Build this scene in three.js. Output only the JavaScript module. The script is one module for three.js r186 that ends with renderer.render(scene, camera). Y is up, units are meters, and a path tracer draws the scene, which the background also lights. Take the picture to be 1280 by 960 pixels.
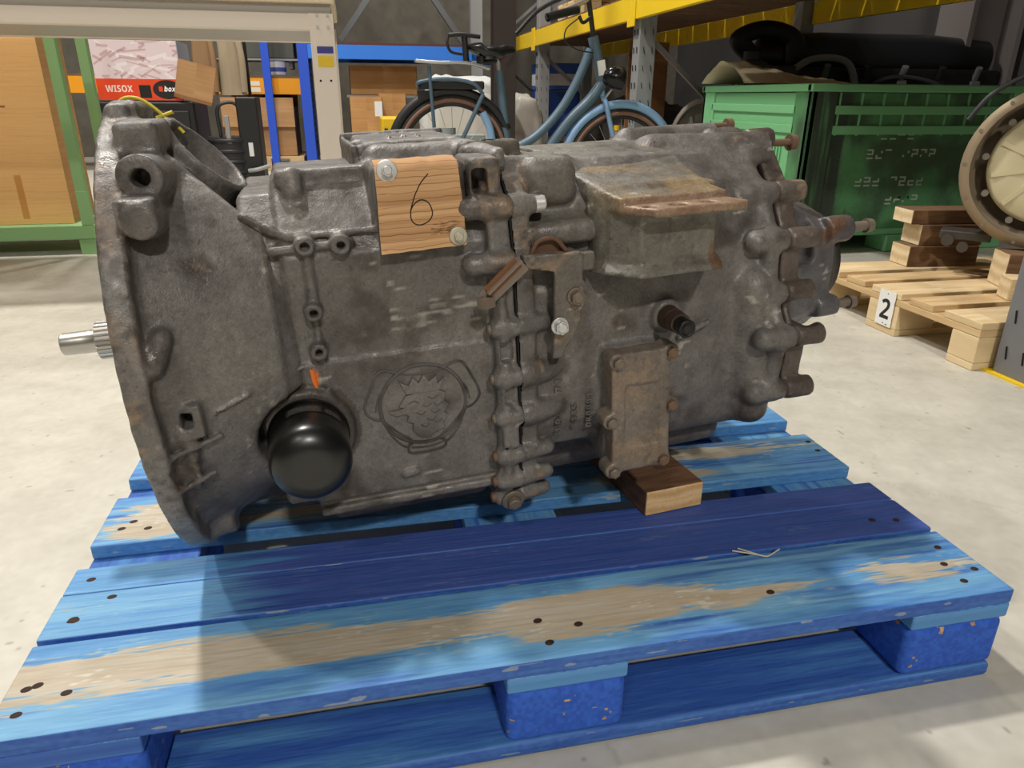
import * as THREE from 'three';
import { RectAreaLightUniformsLib } from 'three/addons/lights/RectAreaLightUniformsLib.js';
import { RoundedBoxGeometry } from 'three/addons/geometries/RoundedBoxGeometry.js';
import { FontLoader } from 'three/addons/loaders/FontLoader.js';
import { TextGeometry } from 'three/addons/geometries/TextGeometry.js';
import { mergeGeometries } from 'three/addons/utils/BufferGeometryUtils.js';

// ---------------------------------------------------------------- camera, lamps, exposure
const scene = new THREE.Scene();
scene.background = new THREE.Color(0x000000);
const renderer = new THREE.WebGLRenderer({ antialias: true });
renderer.toneMapping = THREE.LinearToneMapping;
renderer.toneMappingExposure = 1.5;
renderer.shadowMap.enabled = true;
RectAreaLightUniformsLib.init();

const FPX = 894.86;
const camera = new THREE.PerspectiveCamera(2 * Math.atan(480 / FPX) * 180 / Math.PI, 4 / 3, 0.05, 60);
camera.position.set(0.3998, 0.7319, 0.6101);
camera.rotation.order = 'YXZ';
camera.rotation.set(-0.3814, -0.2110, 0.0074);
scene.add(camera);
camera.updateMatrixWorld(true);

// ceiling lamps (last four are added fill): x, z, output (nits x square metres), side in metres
const CEIL = 5.6;
const LAMPS = [
  [-0.75, -2.45, 56, 0.30, 'above the cream workbench'],
  [-2.65, -1.35, 24, 0.30, 'over the empty floor'],
  [0.9, 6.0, 84, 0.45, 'close beside the front wall'],
  [-1.8, 4.2, 14, 0.40, 'near the front wall, added as front fill'],
  [-1.0, -5.6, 26, 0.40, 'above the black equipment case, added to light the shelves'],
  [1.4, -6.4, 26, 0.40, 'above the white wrapped bundle, added to light the shelves'],
  [-4.2, -6.0, 12, 0.40, 'near the left wall, added as background fill'],
];

// ---------------------------------------------------------------- helpers
function mulberry(a) { return () => { a |= 0; a = a + 0x6D2B79F5 | 0; let t = Math.imul(a ^ a >>> 15, 1 | a); t = t + Math.imul(t ^ t >>> 7, 61 | t) ^ t; return ((t ^ t >>> 14) >>> 0) / 4294967296; }; }
const rnd = mulberry(20260611);
const NT = new Float32Array(4096); { const r = mulberry(77); for (let i = 0; i < 4096; i++) NT[i] = r() * 2 - 1; }
const hsh = (x, y, z) => NT[(Math.imul(x, 374761393) ^ Math.imul(y, 668265263) ^ Math.imul(z, 1274126177)) >>> 7 & 4095];
const fl = Math.floor, sm = t => t * t * (3 - 2 * t);
function noise(x, y = 0, z = 0) {
  const X = fl(x), Y = fl(y), Z = fl(z), u = sm(x - X), v = sm(y - Y), w = sm(z - Z);
  const a = hsh(X, Y, Z) + u * (hsh(X + 1, Y, Z) - hsh(X, Y, Z)), b = hsh(X, Y + 1, Z) + u * (hsh(X + 1, Y + 1, Z) - hsh(X, Y + 1, Z));
  const c = hsh(X, Y, Z + 1) + u * (hsh(X + 1, Y, Z + 1) - hsh(X, Y, Z + 1)), d = hsh(X, Y + 1, Z + 1) + u * (hsh(X + 1, Y + 1, Z + 1) - hsh(X, Y + 1, Z + 1));
  const e = a + v * (b - a), f = c + v * (d - c); return e + w * (f - e);
}
const fbm = (x, y, z, o = 4) => { let s = 0, a = 1, t = 0; for (let i = 0; i < o; i++) { s += a * noise(x, y, z); t += a; a *= .5; x *= 2.03; y *= 2.03; z *= 2.03; } return s / t; };
const clamp = (x, a = 0, b = 1) => x < a ? a : x > b ? b : x;
const sstep = (a, b, x) => sm(clamp((x - a) / (b - a)));
const mix = (a, b, t) => a + (b - a) * t;
const mix3 = (a, b, t) => [mix(a[0], b[0], t), mix(a[1], b[1], t), mix(a[2], b[2], t)];
const s2l = c => c <= .04045 ? c / 12.92 : ((c + .055) / 1.055) ** 2.4;
const lin = (r, g, b) => [s2l(r / 255), s2l(g / 255), s2l(b / 255)];

function dataTex(w, h, fn, srgb = true) {            // fn(u, v, x, y) -> [r, g, b] in 0..255 (v grows upward)
  const d = new Uint8Array(w * h * 4);
  for (let y = 0; y < h; y++) for (let x = 0; x < w; x++) {
    const c = fn((x + .5) / w, (y + .5) / h, x, y), i = (y * w + x) * 4;
    d[i] = clamp(c[0], 0, 255); d[i + 1] = clamp(c[1], 0, 255); d[i + 2] = clamp(c[2], 0, 255); d[i + 3] = 255;
  }
  const t = new THREE.DataTexture(d, w, h); t.magFilter = THREE.LinearFilter; t.minFilter = THREE.LinearFilter; t.wrapS = t.wrapT = THREE.RepeatWrapping;
  if (srgb) t.colorSpace = THREE.SRGBColorSpace; t.needsUpdate = true; return t;
}
function canvasTex(w, h, draw) {
  const c = document.createElement('canvas'); c.width = w; c.height = h; const g = c.getContext('2d'); draw(g, w, h);
  const t = new THREE.CanvasTexture(c); t.colorSpace = THREE.SRGBColorSpace; return t;
}
const mat = (color, roughness = .7, metalness = 0, o = {}) => new THREE.MeshStandardMaterial({ color, roughness, metalness, ...o });
const used = {};
function numbered(n) { used[n] = (used[n] || 0) + 1; return used[n] === 1 ? n : n + '_' + String(used[n] - 1).padStart(3, '0'); }
function shade(o) { o.castShadow = o.receiveShadow = true; return o; }
function mesh(name, geo, m, parent) { const o = shade(new THREE.Mesh(Array.isArray(geo) ? merge(geo) : geo, m)); o.name = parent ? name : numbered(name); (parent || scene).add(o); return o; }
function merge(list) {
  const l = list.map(g => { const q = g.index ? g.toNonIndexed() : g; for (const k of Object.keys(q.attributes)) if (!['position', 'normal', 'uv'].includes(k)) q.deleteAttribute(k); return q; });
  return l.length === 1 ? l[0] : mergeGeometries(l);
}
function tag(o, label, category, group) { o.userData.label = label; o.userData.category = category; if (group) o.userData.group = group; return o; }
function thing(name, label, category, p = [0, 0, 0], turn = 0, group) { const o = new THREE.Group(); o.name = numbered(name); scene.add(o); o.position.set(...p); o.rotation.y = turn; return tag(o, label, category, group); }
function struct(name, geo, m) { const o = mesh(name, geo, m); o.name = name; o.userData.kind = 'structure'; return o; }
// box-projected uv in metres
function boxUV(g, s = 1, ox = 0, oy = 0) {
  g = g.index ? g.toNonIndexed() : g; const p = g.attributes.position, n = g.attributes.normal, uv = new Float32Array(p.count * 2);
  for (let i = 0; i < p.count; i += 3) {
    let ax = 0, ay = 0, az = 0; for (let k = 0; k < 3; k++) { ax += n.getX(i + k); ay += n.getY(i + k); az += n.getZ(i + k); }
    ax = Math.abs(ax); ay = Math.abs(ay); az = Math.abs(az);
    for (let k = 0; k < 3; k++) {
      const x = p.getX(i + k), y = p.getY(i + k), z = p.getZ(i + k);
      const [a, b] = ay >= ax && ay >= az ? [x, z] : ax >= az ? [z, y] : [x, y];
      uv[(i + k) * 2] = a * s + ox; uv[(i + k) * 2 + 1] = b * s + oy;
    }
  }
  g.setAttribute('uv', new THREE.BufferAttribute(uv, 2)); return g;
}
const box = (w, h, d, x = 0, y = 0, z = 0, r = 0) => { const g = r ? new RoundedBoxGeometry(w, h, d, 1, Math.min(r, w / 2.01, h / 2.01, d / 2.01)) : new THREE.BoxGeometry(w, h, d); return boxUV(g.translate(x, y, z)); };
const box2 = (x0, x1, y0, y1, z0, z1, r = 0) => box(x1 - x0, y1 - y0, z1 - z0, (x0 + x1) / 2, (y0 + y1) / 2, (z0 + z1) / 2, r);
function rod(a, b, r, r2 = r, seg = 14) {            // cylinder between two points
  const A = new THREE.Vector3(...a), B = new THREE.Vector3(...b), d = B.clone().sub(A), g = new THREE.CylinderGeometry(r2, r, d.length(), seg);
  g.applyQuaternion(new THREE.Quaternion().setFromUnitVectors(new THREE.Vector3(0, 1, 0), d.clone().normalize())); const m = A.add(B).multiplyScalar(.5); return g.translate(m.x, m.y, m.z);
}
function bar(a, b, w, h) {                           // rectangular bar between two points (w across, h in the up-ish direction)
  const A = new THREE.Vector3(...a), B = new THREE.Vector3(...b), d = B.clone().sub(A), L = d.length(); d.normalize();
  const s = new THREE.Vector3().crossVectors(Math.abs(d.y) > .95 ? new THREE.Vector3(1, 0, 0) : new THREE.Vector3(0, 1, 0), d).normalize(), u = new THREE.Vector3().crossVectors(d, s);
  const g = new THREE.BoxGeometry(w, h, L); g.applyMatrix4(new THREE.Matrix4().makeBasis(s, u, d)); const m = A.add(B).multiplyScalar(.5); return boxUV(g.translate(m.x, m.y, m.z));
}
const tube = (pts, r, seg = 40, rs = 8, closed = false) => new THREE.TubeGeometry(new THREE.CatmullRomCurve3(pts.map(p => new THREE.Vector3(...p)), closed, 'centripetal'), seg, r, rs, closed);
const lathe = (pts, seg = 32) => new THREE.LatheGeometry(pts.map(p => new THREE.Vector2(p[0], p[1])), seg);
function latheX(pts, seg = 32) { return lathe(pts.map(([x, r]) => [Math.max(r, 1e-5), x]), seg).rotateZ(-Math.PI / 2); }   // profile [x, r] turned about the x axis
function extr(pts, depth, bevel = 0, holes = []) {
  const s = new THREE.Shape(pts.map(p => new THREE.Vector2(...p)));
  for (const h of holes) s.holes.push(new THREE.Path(h.map(p => new THREE.Vector2(...p))));
  return new THREE.ExtrudeGeometry(s, { depth, bevelEnabled: bevel > 0, bevelSize: bevel, bevelThickness: bevel, bevelSegments: 2, curveSegments: 12 });
}
const circ = (r, n = 24, cx = 0, cy = 0) => Array.from({ length: n }, (_, i) => [cx + r * Math.cos(i / n * 2 * Math.PI), cy + r * Math.sin(i / n * 2 * Math.PI)]);
// a pixel of the 1280 x 960 photograph -> the point of its ray on a world plane
const SHOT_P = new THREE.Vector3(0.3998, 0.7319, 0.6101), SHOT_Q = new THREE.Quaternion().setFromEuler(new THREE.Euler(-0.3814, -0.2110, 0.0074, 'YXZ'));
function ray(u, v) { return new THREE.Vector3((u - 640) / FPX, (480 - v) / FPX, -1).applyQuaternion(SHOT_Q); }
function at(u, v, axis, val) { const d = ray(u, v), t = (val - SHOT_P[axis]) / d[axis]; return SHOT_P.clone().addScaledVector(d, t); }

// ---------------------------------------------------------------- setting
const floorTex = dataTex(1024, 1024, (u, v) => {
  const x = u * 5, y = v * 5; let n = fbm(x * 1.3, y * 1.3, 1, 4), f = fbm(x * 22, y * 22, 2, 3), g = noise(x * 95, y * 95, 3);
  const streak = fbm(x * 1.2 + y * .5, y * 9 - x * 3, 7, 3);
  let c = mix3([186, 182, 169], [203, 199, 187], clamp(.5 + n * .9)); const k = f * 9 + g * 4 + streak * 9;
  c = [c[0] + k, c[1] + k, c[2] + k];
  const spot = sstep(.3, .8, fbm(x * 3 + 9, y * 3, 5, 4)) * .22; c = mix3(c, [150, 140, 122], spot);
  const scr = Math.abs(noise(x * 2.2 + y * 3, y * 2.2 - x, 11)); if (scr < .004 && n > 0) c = mix3(c, [160, 152, 136], .3);
  const sp = noise(x * 60, y * 60, 17); if (sp > .93) c = mix3(c, [110, 102, 90], .45);
  return c;
});
const floorBump = dataTex(512, 512, (u, v) => { const n = 128 + 60 * fbm(u * 40, v * 40, 3, 4); return [n, n, n]; }, false);
floorTex.repeat.set(.2, .2); floorBump.repeat.set(.4, .4);
const mFloor = mat(0xffffff, .52, 0, { map: floorTex, bumpMap: floorBump, bumpScale: .0015 });
const X0 = -6.5, X1 = 4.9, Z0 = -9.6, Z1 = 7;
struct('floor', box2(X0, X1, -.15, 0, Z0, Z1), mFloor);
struct('ceiling', box2(X0, X1, 6, 6.15, Z0, Z1), mat(0x8b8a86, .9));
const wallTex = dataTex(256, 256, (u, v) => { const n = 128 + 16 * fbm(u * 10, v * 10, 4, 4); return [n, n * .97, n * .92]; });
const mWall = mat(0xc8c4ba, .85, 0, { map: wallTex });
struct('wall_back', box2(X0, X1, -.15, 6.15, Z0 - .2, Z0), mWall);
struct('wall_left', box2(X0 - .2, X0, -.15, 6.15, Z0, Z1), mWall);
struct('wall_right', box2(X1, X1 + .2, -.15, 6.15, Z0, Z1), mat(0x3c3a3a, .85));
struct('wall_front', box2(X0, X1, -.15, 6.15, Z1, Z1 + .2), mWall);
// ceiling lamps
for (const [x, z, out, s, where] of LAMPS) {
  const nits = out / (s * s);
  const t = thing('ceiling_lamp', 'square white LED panel lamp hung from the ceiling ' + where, 'lamp', [x, CEIL, z], 0, 'ceiling lamps');
  mesh('housing', [box2(-s / 2 - .03, s / 2 + .03, .012, .09, -s / 2 - .03, s / 2 + .03, .01), box2(-s / 2 - .03, -s / 2, 0, .012, -s / 2 - .03, s / 2 + .03), box2(s / 2, s / 2 + .03, 0, .012, -s / 2 - .03, s / 2 + .03)], mat(0xd8d8d8, .5), t);
  mesh('diffuser', box2(-s / 2, s / 2, .004, .012, -s / 2, s / 2), mat(0xffffff, .6, 0, { emissive: 0xfff6e6, emissiveIntensity: 6 }), t);
  for (const a of [-1, 1]) mesh('hanger_rod', rod([a * s * .4, .09, 0], [a * s * .4, 6 - CEIL, 0], .006), mat(0x999999, .4, .8), t);
  const l = new THREE.RectAreaLight(0xfffaf3, nits, s, s); l.name = 'lamp_light'; l.rotation.x = -Math.PI / 2; l.position.set(0, -.002, 0); t.add(l);
}
// ---------------------------------------------------------------- blue pallet (1.2 x 0.8 x 0.144 m, front edge on z = 0)
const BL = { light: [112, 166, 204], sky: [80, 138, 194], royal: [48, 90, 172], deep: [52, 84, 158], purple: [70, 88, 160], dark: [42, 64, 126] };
const WOODG = [192, 184, 168], WOODB = [166, 148, 122];
// one texture per board: lower fifth = vertical front edge, rest = top face (v: front -> back)
function boardTex(seed, wear, tint, edge = BL.royal) {
  return dataTex(1024, 160, (u, v) => {
    const X = u * 1.2;
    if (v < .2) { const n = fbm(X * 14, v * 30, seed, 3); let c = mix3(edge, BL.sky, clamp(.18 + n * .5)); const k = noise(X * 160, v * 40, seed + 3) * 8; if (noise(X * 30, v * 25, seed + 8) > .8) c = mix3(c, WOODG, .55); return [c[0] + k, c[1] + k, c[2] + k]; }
    const w = (v - .2) / .8, Z = w * .145;                         // metres back from the front edge
    const grain = fbm(X * 7, Z * 210, seed + 1, 3), fine = noise(X * 55, Z * 650, seed + 2), n = fbm(X * 4, Z * 30, seed + 4, 4), n2 = fbm(X * 8, Z * 120, seed + 5, 4);
    let c = tint(X, w, n, n2);
    const m = wear(X, w, n, n2);                                   // 0 paint .. 1 bare weathered wood
    const bare = mix3(WOODG, WOODB, clamp(.25 + grain * .6 + n * .5));
    const edgeN = clamp(m + grain * .28 + fine * .12 + n2 * .22);
    c = mix3(c, bare, sstep(.42, .62, edgeN));
    // rubbed fibres showing pale in worn paint
    const fib = sstep(.45, .8, noise(X * 90, Z * 420, seed + 6) * .7 + noise(X * 24, Z * 40, seed + 9) * .5) * clamp(m * 1.4 + .08); c = mix3(c, [214, 214, 200], fib * .55);
    const k = grain * 10 + fine * 7; return [c[0] + k, c[1] + k, c[2] + k];
  });
}
const bump1 = dataTex(512, 128, (u, v) => { const n = 128 + 70 * fbm(u * 9, v * 40, 9, 3) + 40 * noise(u * 60, v * 128, 5); return [n, n, n]; }, false);
function boardMat(t) { const b = bump1.clone(); b.needsUpdate = true; return mat(0xffffff, .62, 0, { map: t, bumpMap: b, bumpScale: .0012 }); }
function boardGeo(len, h, w, r = .003) {               // lies along x, origin at left / bottom / front; uv as boardTex expects
  let g = new RoundedBoxGeometry(len, h, w, 1, r); g.translate(len / 2, h / 2, -w / 2); if (g.index) g = g.toNonIndexed();
  const p = g.attributes.position, n = g.attributes.normal, uv = new Float32Array(p.count * 2);
  for (let i = 0; i < p.count; i += 3) {
    const ny = (n.getY(i) + n.getY(i + 1) + n.getY(i + 2)) / 3;
    for (let k = 0; k < 3; k++) { const j = i + k; uv[j * 2] = clamp(p.getX(j) / len * .998 + .001); uv[j * 2 + 1] = Math.abs(ny) > .5 ? .21 + .785 * clamp(-p.getZ(j) / w) : .01 + .17 * clamp(p.getY(j) / h); }
  }
  g.setAttribute('uv', new THREE.BufferAttribute(uv, 2)); return g;
}
const blob = (X, w, cx, cw, rx, rw) => 1 - Math.hypot((X - cx) / rx, (w - cw) / rw);
const pallet = thing('blue_pallet', 'worn blue painted wooden pallet carrying the gearbox', 'pallet', [0, 0, 0]);
const tintMix = (a, b, c2) => (X, w, n, n2) => mix3(mix3(a, b, clamp(.5 + n * 1.3)), c2, clamp(n2 * 1.4 - .1));
const H = .144, T = .022;
const DECK = [
  // z of front edge, width, texture
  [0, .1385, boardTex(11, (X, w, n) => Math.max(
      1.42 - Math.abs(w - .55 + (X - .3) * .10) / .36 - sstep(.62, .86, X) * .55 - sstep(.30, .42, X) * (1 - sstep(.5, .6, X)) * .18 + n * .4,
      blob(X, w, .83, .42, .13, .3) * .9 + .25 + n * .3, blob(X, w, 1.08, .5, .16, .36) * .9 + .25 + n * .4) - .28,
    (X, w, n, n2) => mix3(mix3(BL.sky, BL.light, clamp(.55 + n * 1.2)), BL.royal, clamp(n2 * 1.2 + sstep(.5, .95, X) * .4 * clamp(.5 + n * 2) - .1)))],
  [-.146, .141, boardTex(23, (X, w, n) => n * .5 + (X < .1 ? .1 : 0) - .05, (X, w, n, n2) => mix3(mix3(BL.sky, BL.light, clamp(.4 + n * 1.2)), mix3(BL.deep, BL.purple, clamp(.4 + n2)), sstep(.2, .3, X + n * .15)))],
  [-.337, .134, boardTex(37, (X, w, n) => Math.max(blob(X, w, .1, .45, .11, .5) + .3, blob(X, w, .4, .5, .3, .8) * .6 + .2, blob(X, w, .98, .72, .24, .4) + .25, blob(X, w, .86, .4, .14, .6) * .9 + .25) + n * .5 - .12, tintMix(BL.sky, BL.light, BL.royal), BL.sky)],
  [-.529, .128, boardTex(41, (X, w, n) => n * .5 - .1, tintMix(BL.sky, BL.light, BL.royal), BL.sky)],
  [-.659, .141, boardTex(53, (X, w, n) => n * .5 - .1, tintMix(BL.royal, BL.sky, BL.deep))],
];
// joint in the second board is a real crack: two strips that meet
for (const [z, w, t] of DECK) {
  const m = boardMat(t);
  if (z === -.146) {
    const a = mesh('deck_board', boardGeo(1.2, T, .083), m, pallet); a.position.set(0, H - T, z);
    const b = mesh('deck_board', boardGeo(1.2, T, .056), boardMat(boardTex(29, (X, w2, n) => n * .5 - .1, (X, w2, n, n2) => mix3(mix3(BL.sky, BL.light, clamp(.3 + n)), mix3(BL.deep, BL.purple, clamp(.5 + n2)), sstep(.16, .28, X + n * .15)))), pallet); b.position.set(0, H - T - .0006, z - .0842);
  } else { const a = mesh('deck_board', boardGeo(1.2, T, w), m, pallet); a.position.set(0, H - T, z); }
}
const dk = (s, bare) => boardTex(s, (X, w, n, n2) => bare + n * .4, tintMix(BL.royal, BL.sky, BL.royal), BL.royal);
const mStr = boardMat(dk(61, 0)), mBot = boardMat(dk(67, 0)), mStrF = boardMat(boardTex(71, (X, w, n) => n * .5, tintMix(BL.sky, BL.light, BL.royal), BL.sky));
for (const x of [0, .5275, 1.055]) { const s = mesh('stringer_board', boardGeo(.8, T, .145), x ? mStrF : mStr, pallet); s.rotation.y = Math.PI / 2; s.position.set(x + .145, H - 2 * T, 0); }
const chipTex = dataTex(256, 256, (u, v) => {
  const n = fbm(u * 60, v * 60, 5, 3); let c = mix3([32, 78, 178], [44, 98, 200], clamp(.5 + n)); const chip = noise(u * 17, v * 17, 9) + .55 * noise(u * 50, v * 50, 8) + .35 * fbm(u * 3, v * 3, 4, 2);
  return chip > .88 ? mix3([196, 160, 120], [170, 130, 90], clamp(.5 + n * 2)) : c;
});
const mBlk = mat(0xffffff, .75, 0, { map: chipTex, bumpMap: chipTex, bumpScale: .001 });
for (const [i, x] of [0, .5275, 1.055].entries()) for (const [z, d] of [[0, .1], [-.3275, .145], [-.7, .1]]) {
  const b = mesh('pallet_block', boxUV(new RoundedBoxGeometry(.145, H - 3 * T, d, 2, .012), 3.5, i * .37, z), mBlk, pallet); b.position.set(x + .0725, T + (H - 3 * T) / 2, z - d / 2);
}
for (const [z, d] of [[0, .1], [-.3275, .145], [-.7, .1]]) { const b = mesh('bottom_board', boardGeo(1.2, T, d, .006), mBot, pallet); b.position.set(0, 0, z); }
// rust-dark nail heads; the flat rim is painted as the shade of a hole
const mNail = mat(0x3a261b, .75, .3);
const NAILS = [[33, 862], [83, 866], [90, 776], [47, 857], [140, 746], [92, 774], [167, 652], [185, 660], [152, 661], [114, 724], [93, 776], [672, 776], [723, 780], [1180, 705], [1218, 711], [1205, 726], [963, 740], [1090, 650], [1128, 633], [1120, 650], [1010, 552], [1022, 563], [1050, 562], [20, 894], [687, 803], [1172, 684]];
for (const [u, v] of NAILS) {
  const p = at(u, v, 'y', H); if (p.x < .005 || p.x > 1.195) continue;
  const y = (p.z < -.23 && p.z > -.288) ? H - .0006 : H;
  const g = lathe([[0, .0012], [.0022, .0011], [.0027, .0004], [.0042, .0002], [.0045, 0]], 12).scale(1.3, 1, 1).rotateY(.1 + rnd() * .3).translate(p.x, y, p.z);
  mesh('nail', g, mNail, pallet);
}
// pale straw lying on the pallet
{ const pt = (u, v) => { const p = at(u, v, 'y', H); return [p.x, H + .002, p.z]; };
  const t = mesh('straw', [tube([pt(915, 690), pt(935, 693), pt(957, 697)], .0013, 12, 5), tube([pt(922, 687), pt(945, 694), pt(957, 697), pt(974, 688)], .0013, 14, 5)], mat(0xc8c2b4, .7));
  tag(t, 'pale bent straw lying on the blue pallet boards', 'straw'); }
// wooden spacer under the gearbox tail
const grainTex = (a, b, seed, sx, sy, rings = 0) => dataTex(256, 256, (u, v) => { const n = fbm(u * sx, v * sy, seed, 4), f = noise(u * sx * 9, v * sy * 4, seed + 1); let t = clamp(.5 + n * .9 + f * .15); if (rings) t = clamp(.5 + .45 * Math.sin((v + .12 * (u - .5) ** 2 + n * .03) * rings) + f * .2); return mix3(a, b, t); });
const endTex = grainTex([206, 164, 110], [232, 198, 148], 3, 6, 6, 40), sideTex = grainTex([92, 64, 46], [128, 94, 68], 4, 3, 30);
{ const t = thing('wooden_spacer', 'short sawn timber offcut wedged under the gearbox tail on the pallet', 'block', [.822, H, -.40], 0); t.rotation.y = .15;
  const g = boxUV(new RoundedBoxGeometry(.100, .041, .27, 1, .002), 6).translate(0, .0205, 0);
  mesh('timber', g, mat(0xffffff, .75, 0, { map: sideTex }), t);
  mesh('sawn_end', boxUV(new RoundedBoxGeometry(.0985, .0395, .004, 1, .0015), 8).translate(0, .0205, .1345), mat(0xffffff, .8, 0, { map: endTex }), t); }
// ---------------------------------------------------------------- signed distance castings
const V = (x, y, z) => [x, y, z];
const smin = (a, b, k) => { if (k <= 0) return Math.min(a, b); const h = clamp(.5 + .5 * (b - a) / k); return b + (a - b) * h - k * h * (1 - h); };
const smax = (a, b, k) => -smin(-a, -b, k);
const S = {
  box: (x0, x1, y0, y1, z0, z1, r = .004) => { const cx = (x0 + x1) / 2, cy = (y0 + y1) / 2, cz = (z0 + z1) / 2, hx = (x1 - x0) / 2 - r, hy = (y1 - y0) / 2 - r, hz = (z1 - z0) / 2 - r;
    return (x, y, z) => { const a = Math.abs(x - cx) - hx, b = Math.abs(y - cy) - hy, c = Math.abs(z - cz) - hz, p = Math.max(a, 0), q = Math.max(b, 0), s = Math.max(c, 0); return Math.sqrt(p * p + q * q + s * s) + Math.min(Math.max(a, b, c), 0) - r; }; },
  cap: (a, b, ra, rb = ra) => { const dx = b[0] - a[0], dy = b[1] - a[1], dz = b[2] - a[2], l2 = dx * dx + dy * dy + dz * dz;
    return (x, y, z) => { const px = x - a[0], py = y - a[1], pz = z - a[2], t = clamp((px * dx + py * dy + pz * dz) / l2), qx = px - dx * t, qy = py - dy * t, qz = pz - dz * t; return Math.sqrt(qx * qx + qy * qy + qz * qz) - (ra + (rb - ra) * t); }; },
  cyl: (a, b, r, rd = .002) => { const dx = b[0] - a[0], dy = b[1] - a[1], dz = b[2] - a[2], L = Math.hypot(dx, dy, dz), ux = dx / L, uy = dy / L, uz = dz / L, cx = (a[0] + b[0]) / 2, cy = (a[1] + b[1]) / 2, cz = (a[2] + b[2]) / 2;
    return (x, y, z) => { const px = x - cx, py = y - cy, pz = z - cz, h = px * ux + py * uy + pz * uz, rr = Math.sqrt(Math.max(0, px * px + py * py + pz * pz - h * h)), a1 = rr - r + rd, b1 = Math.abs(h) - L / 2 + rd, p = Math.max(a1, 0), q = Math.max(b1, 0); return Math.sqrt(p * p + q * q) + Math.min(Math.max(a1, b1), 0) - rd; }; },
  coneX: (x0, r0, x1, r1, rd = .003) => { const m = (r1 - r0) / (x1 - x0), c = 1 / Math.sqrt(1 + m * m), xm = (x0 + x1) / 2, hl = (x1 - x0) / 2;
    return (x, y, z) => { const rr = Math.sqrt(y * y + z * z), a1 = (rr - r0 - m * (x - x0)) * c + rd, b1 = Math.abs(x - xm) - hl + rd, p = Math.max(a1, 0), q = Math.max(b1, 0); return Math.sqrt(p * p + q * q) + Math.min(Math.max(a1, b1), 0) - rd; }; },
  // polygon in (y, z), extruded along x; sc(x) optionally scales the section
  prismX: (poly, x0, x1, rd = .004, sc) => { const n = poly.length, xm = (x0 + x1) / 2, hl = (x1 - x0) / 2;
    return (x, y, z) => { let f = 1, oy = 0; if (sc) { const q = sc(x); f = q[0]; oy = q[1]; y = (y - oy) / f; z = z / (q[2] || f); }
      let d = 1e9, s = 1; for (let i = 0, j = n - 1; i < n; j = i++) { const vi = poly[i], vj = poly[j], ex = vj[0] - vi[0], ey = vj[1] - vi[1], wx = y - vi[0], wy = z - vi[1], t = clamp((wx * ex + wy * ey) / (ex * ex + ey * ey)), bx = wx - ex * t, by = wy - ey * t; d = Math.min(d, bx * bx + by * by);
        const c1 = z >= vi[1], c2 = z < vj[1], c3 = ex * wy > ey * wx; if ((c1 && c2 && c3) || (!c1 && !c2 && !c3)) s = -s; }
      const a1 = s * Math.sqrt(d) * f + rd, b1 = Math.abs(x - xm) - hl + rd, p = Math.max(a1, 0), q = Math.max(b1, 0); return Math.sqrt(p * p + q * q) + Math.min(Math.max(a1, b1), 0) - rd; }; },
};
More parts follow.
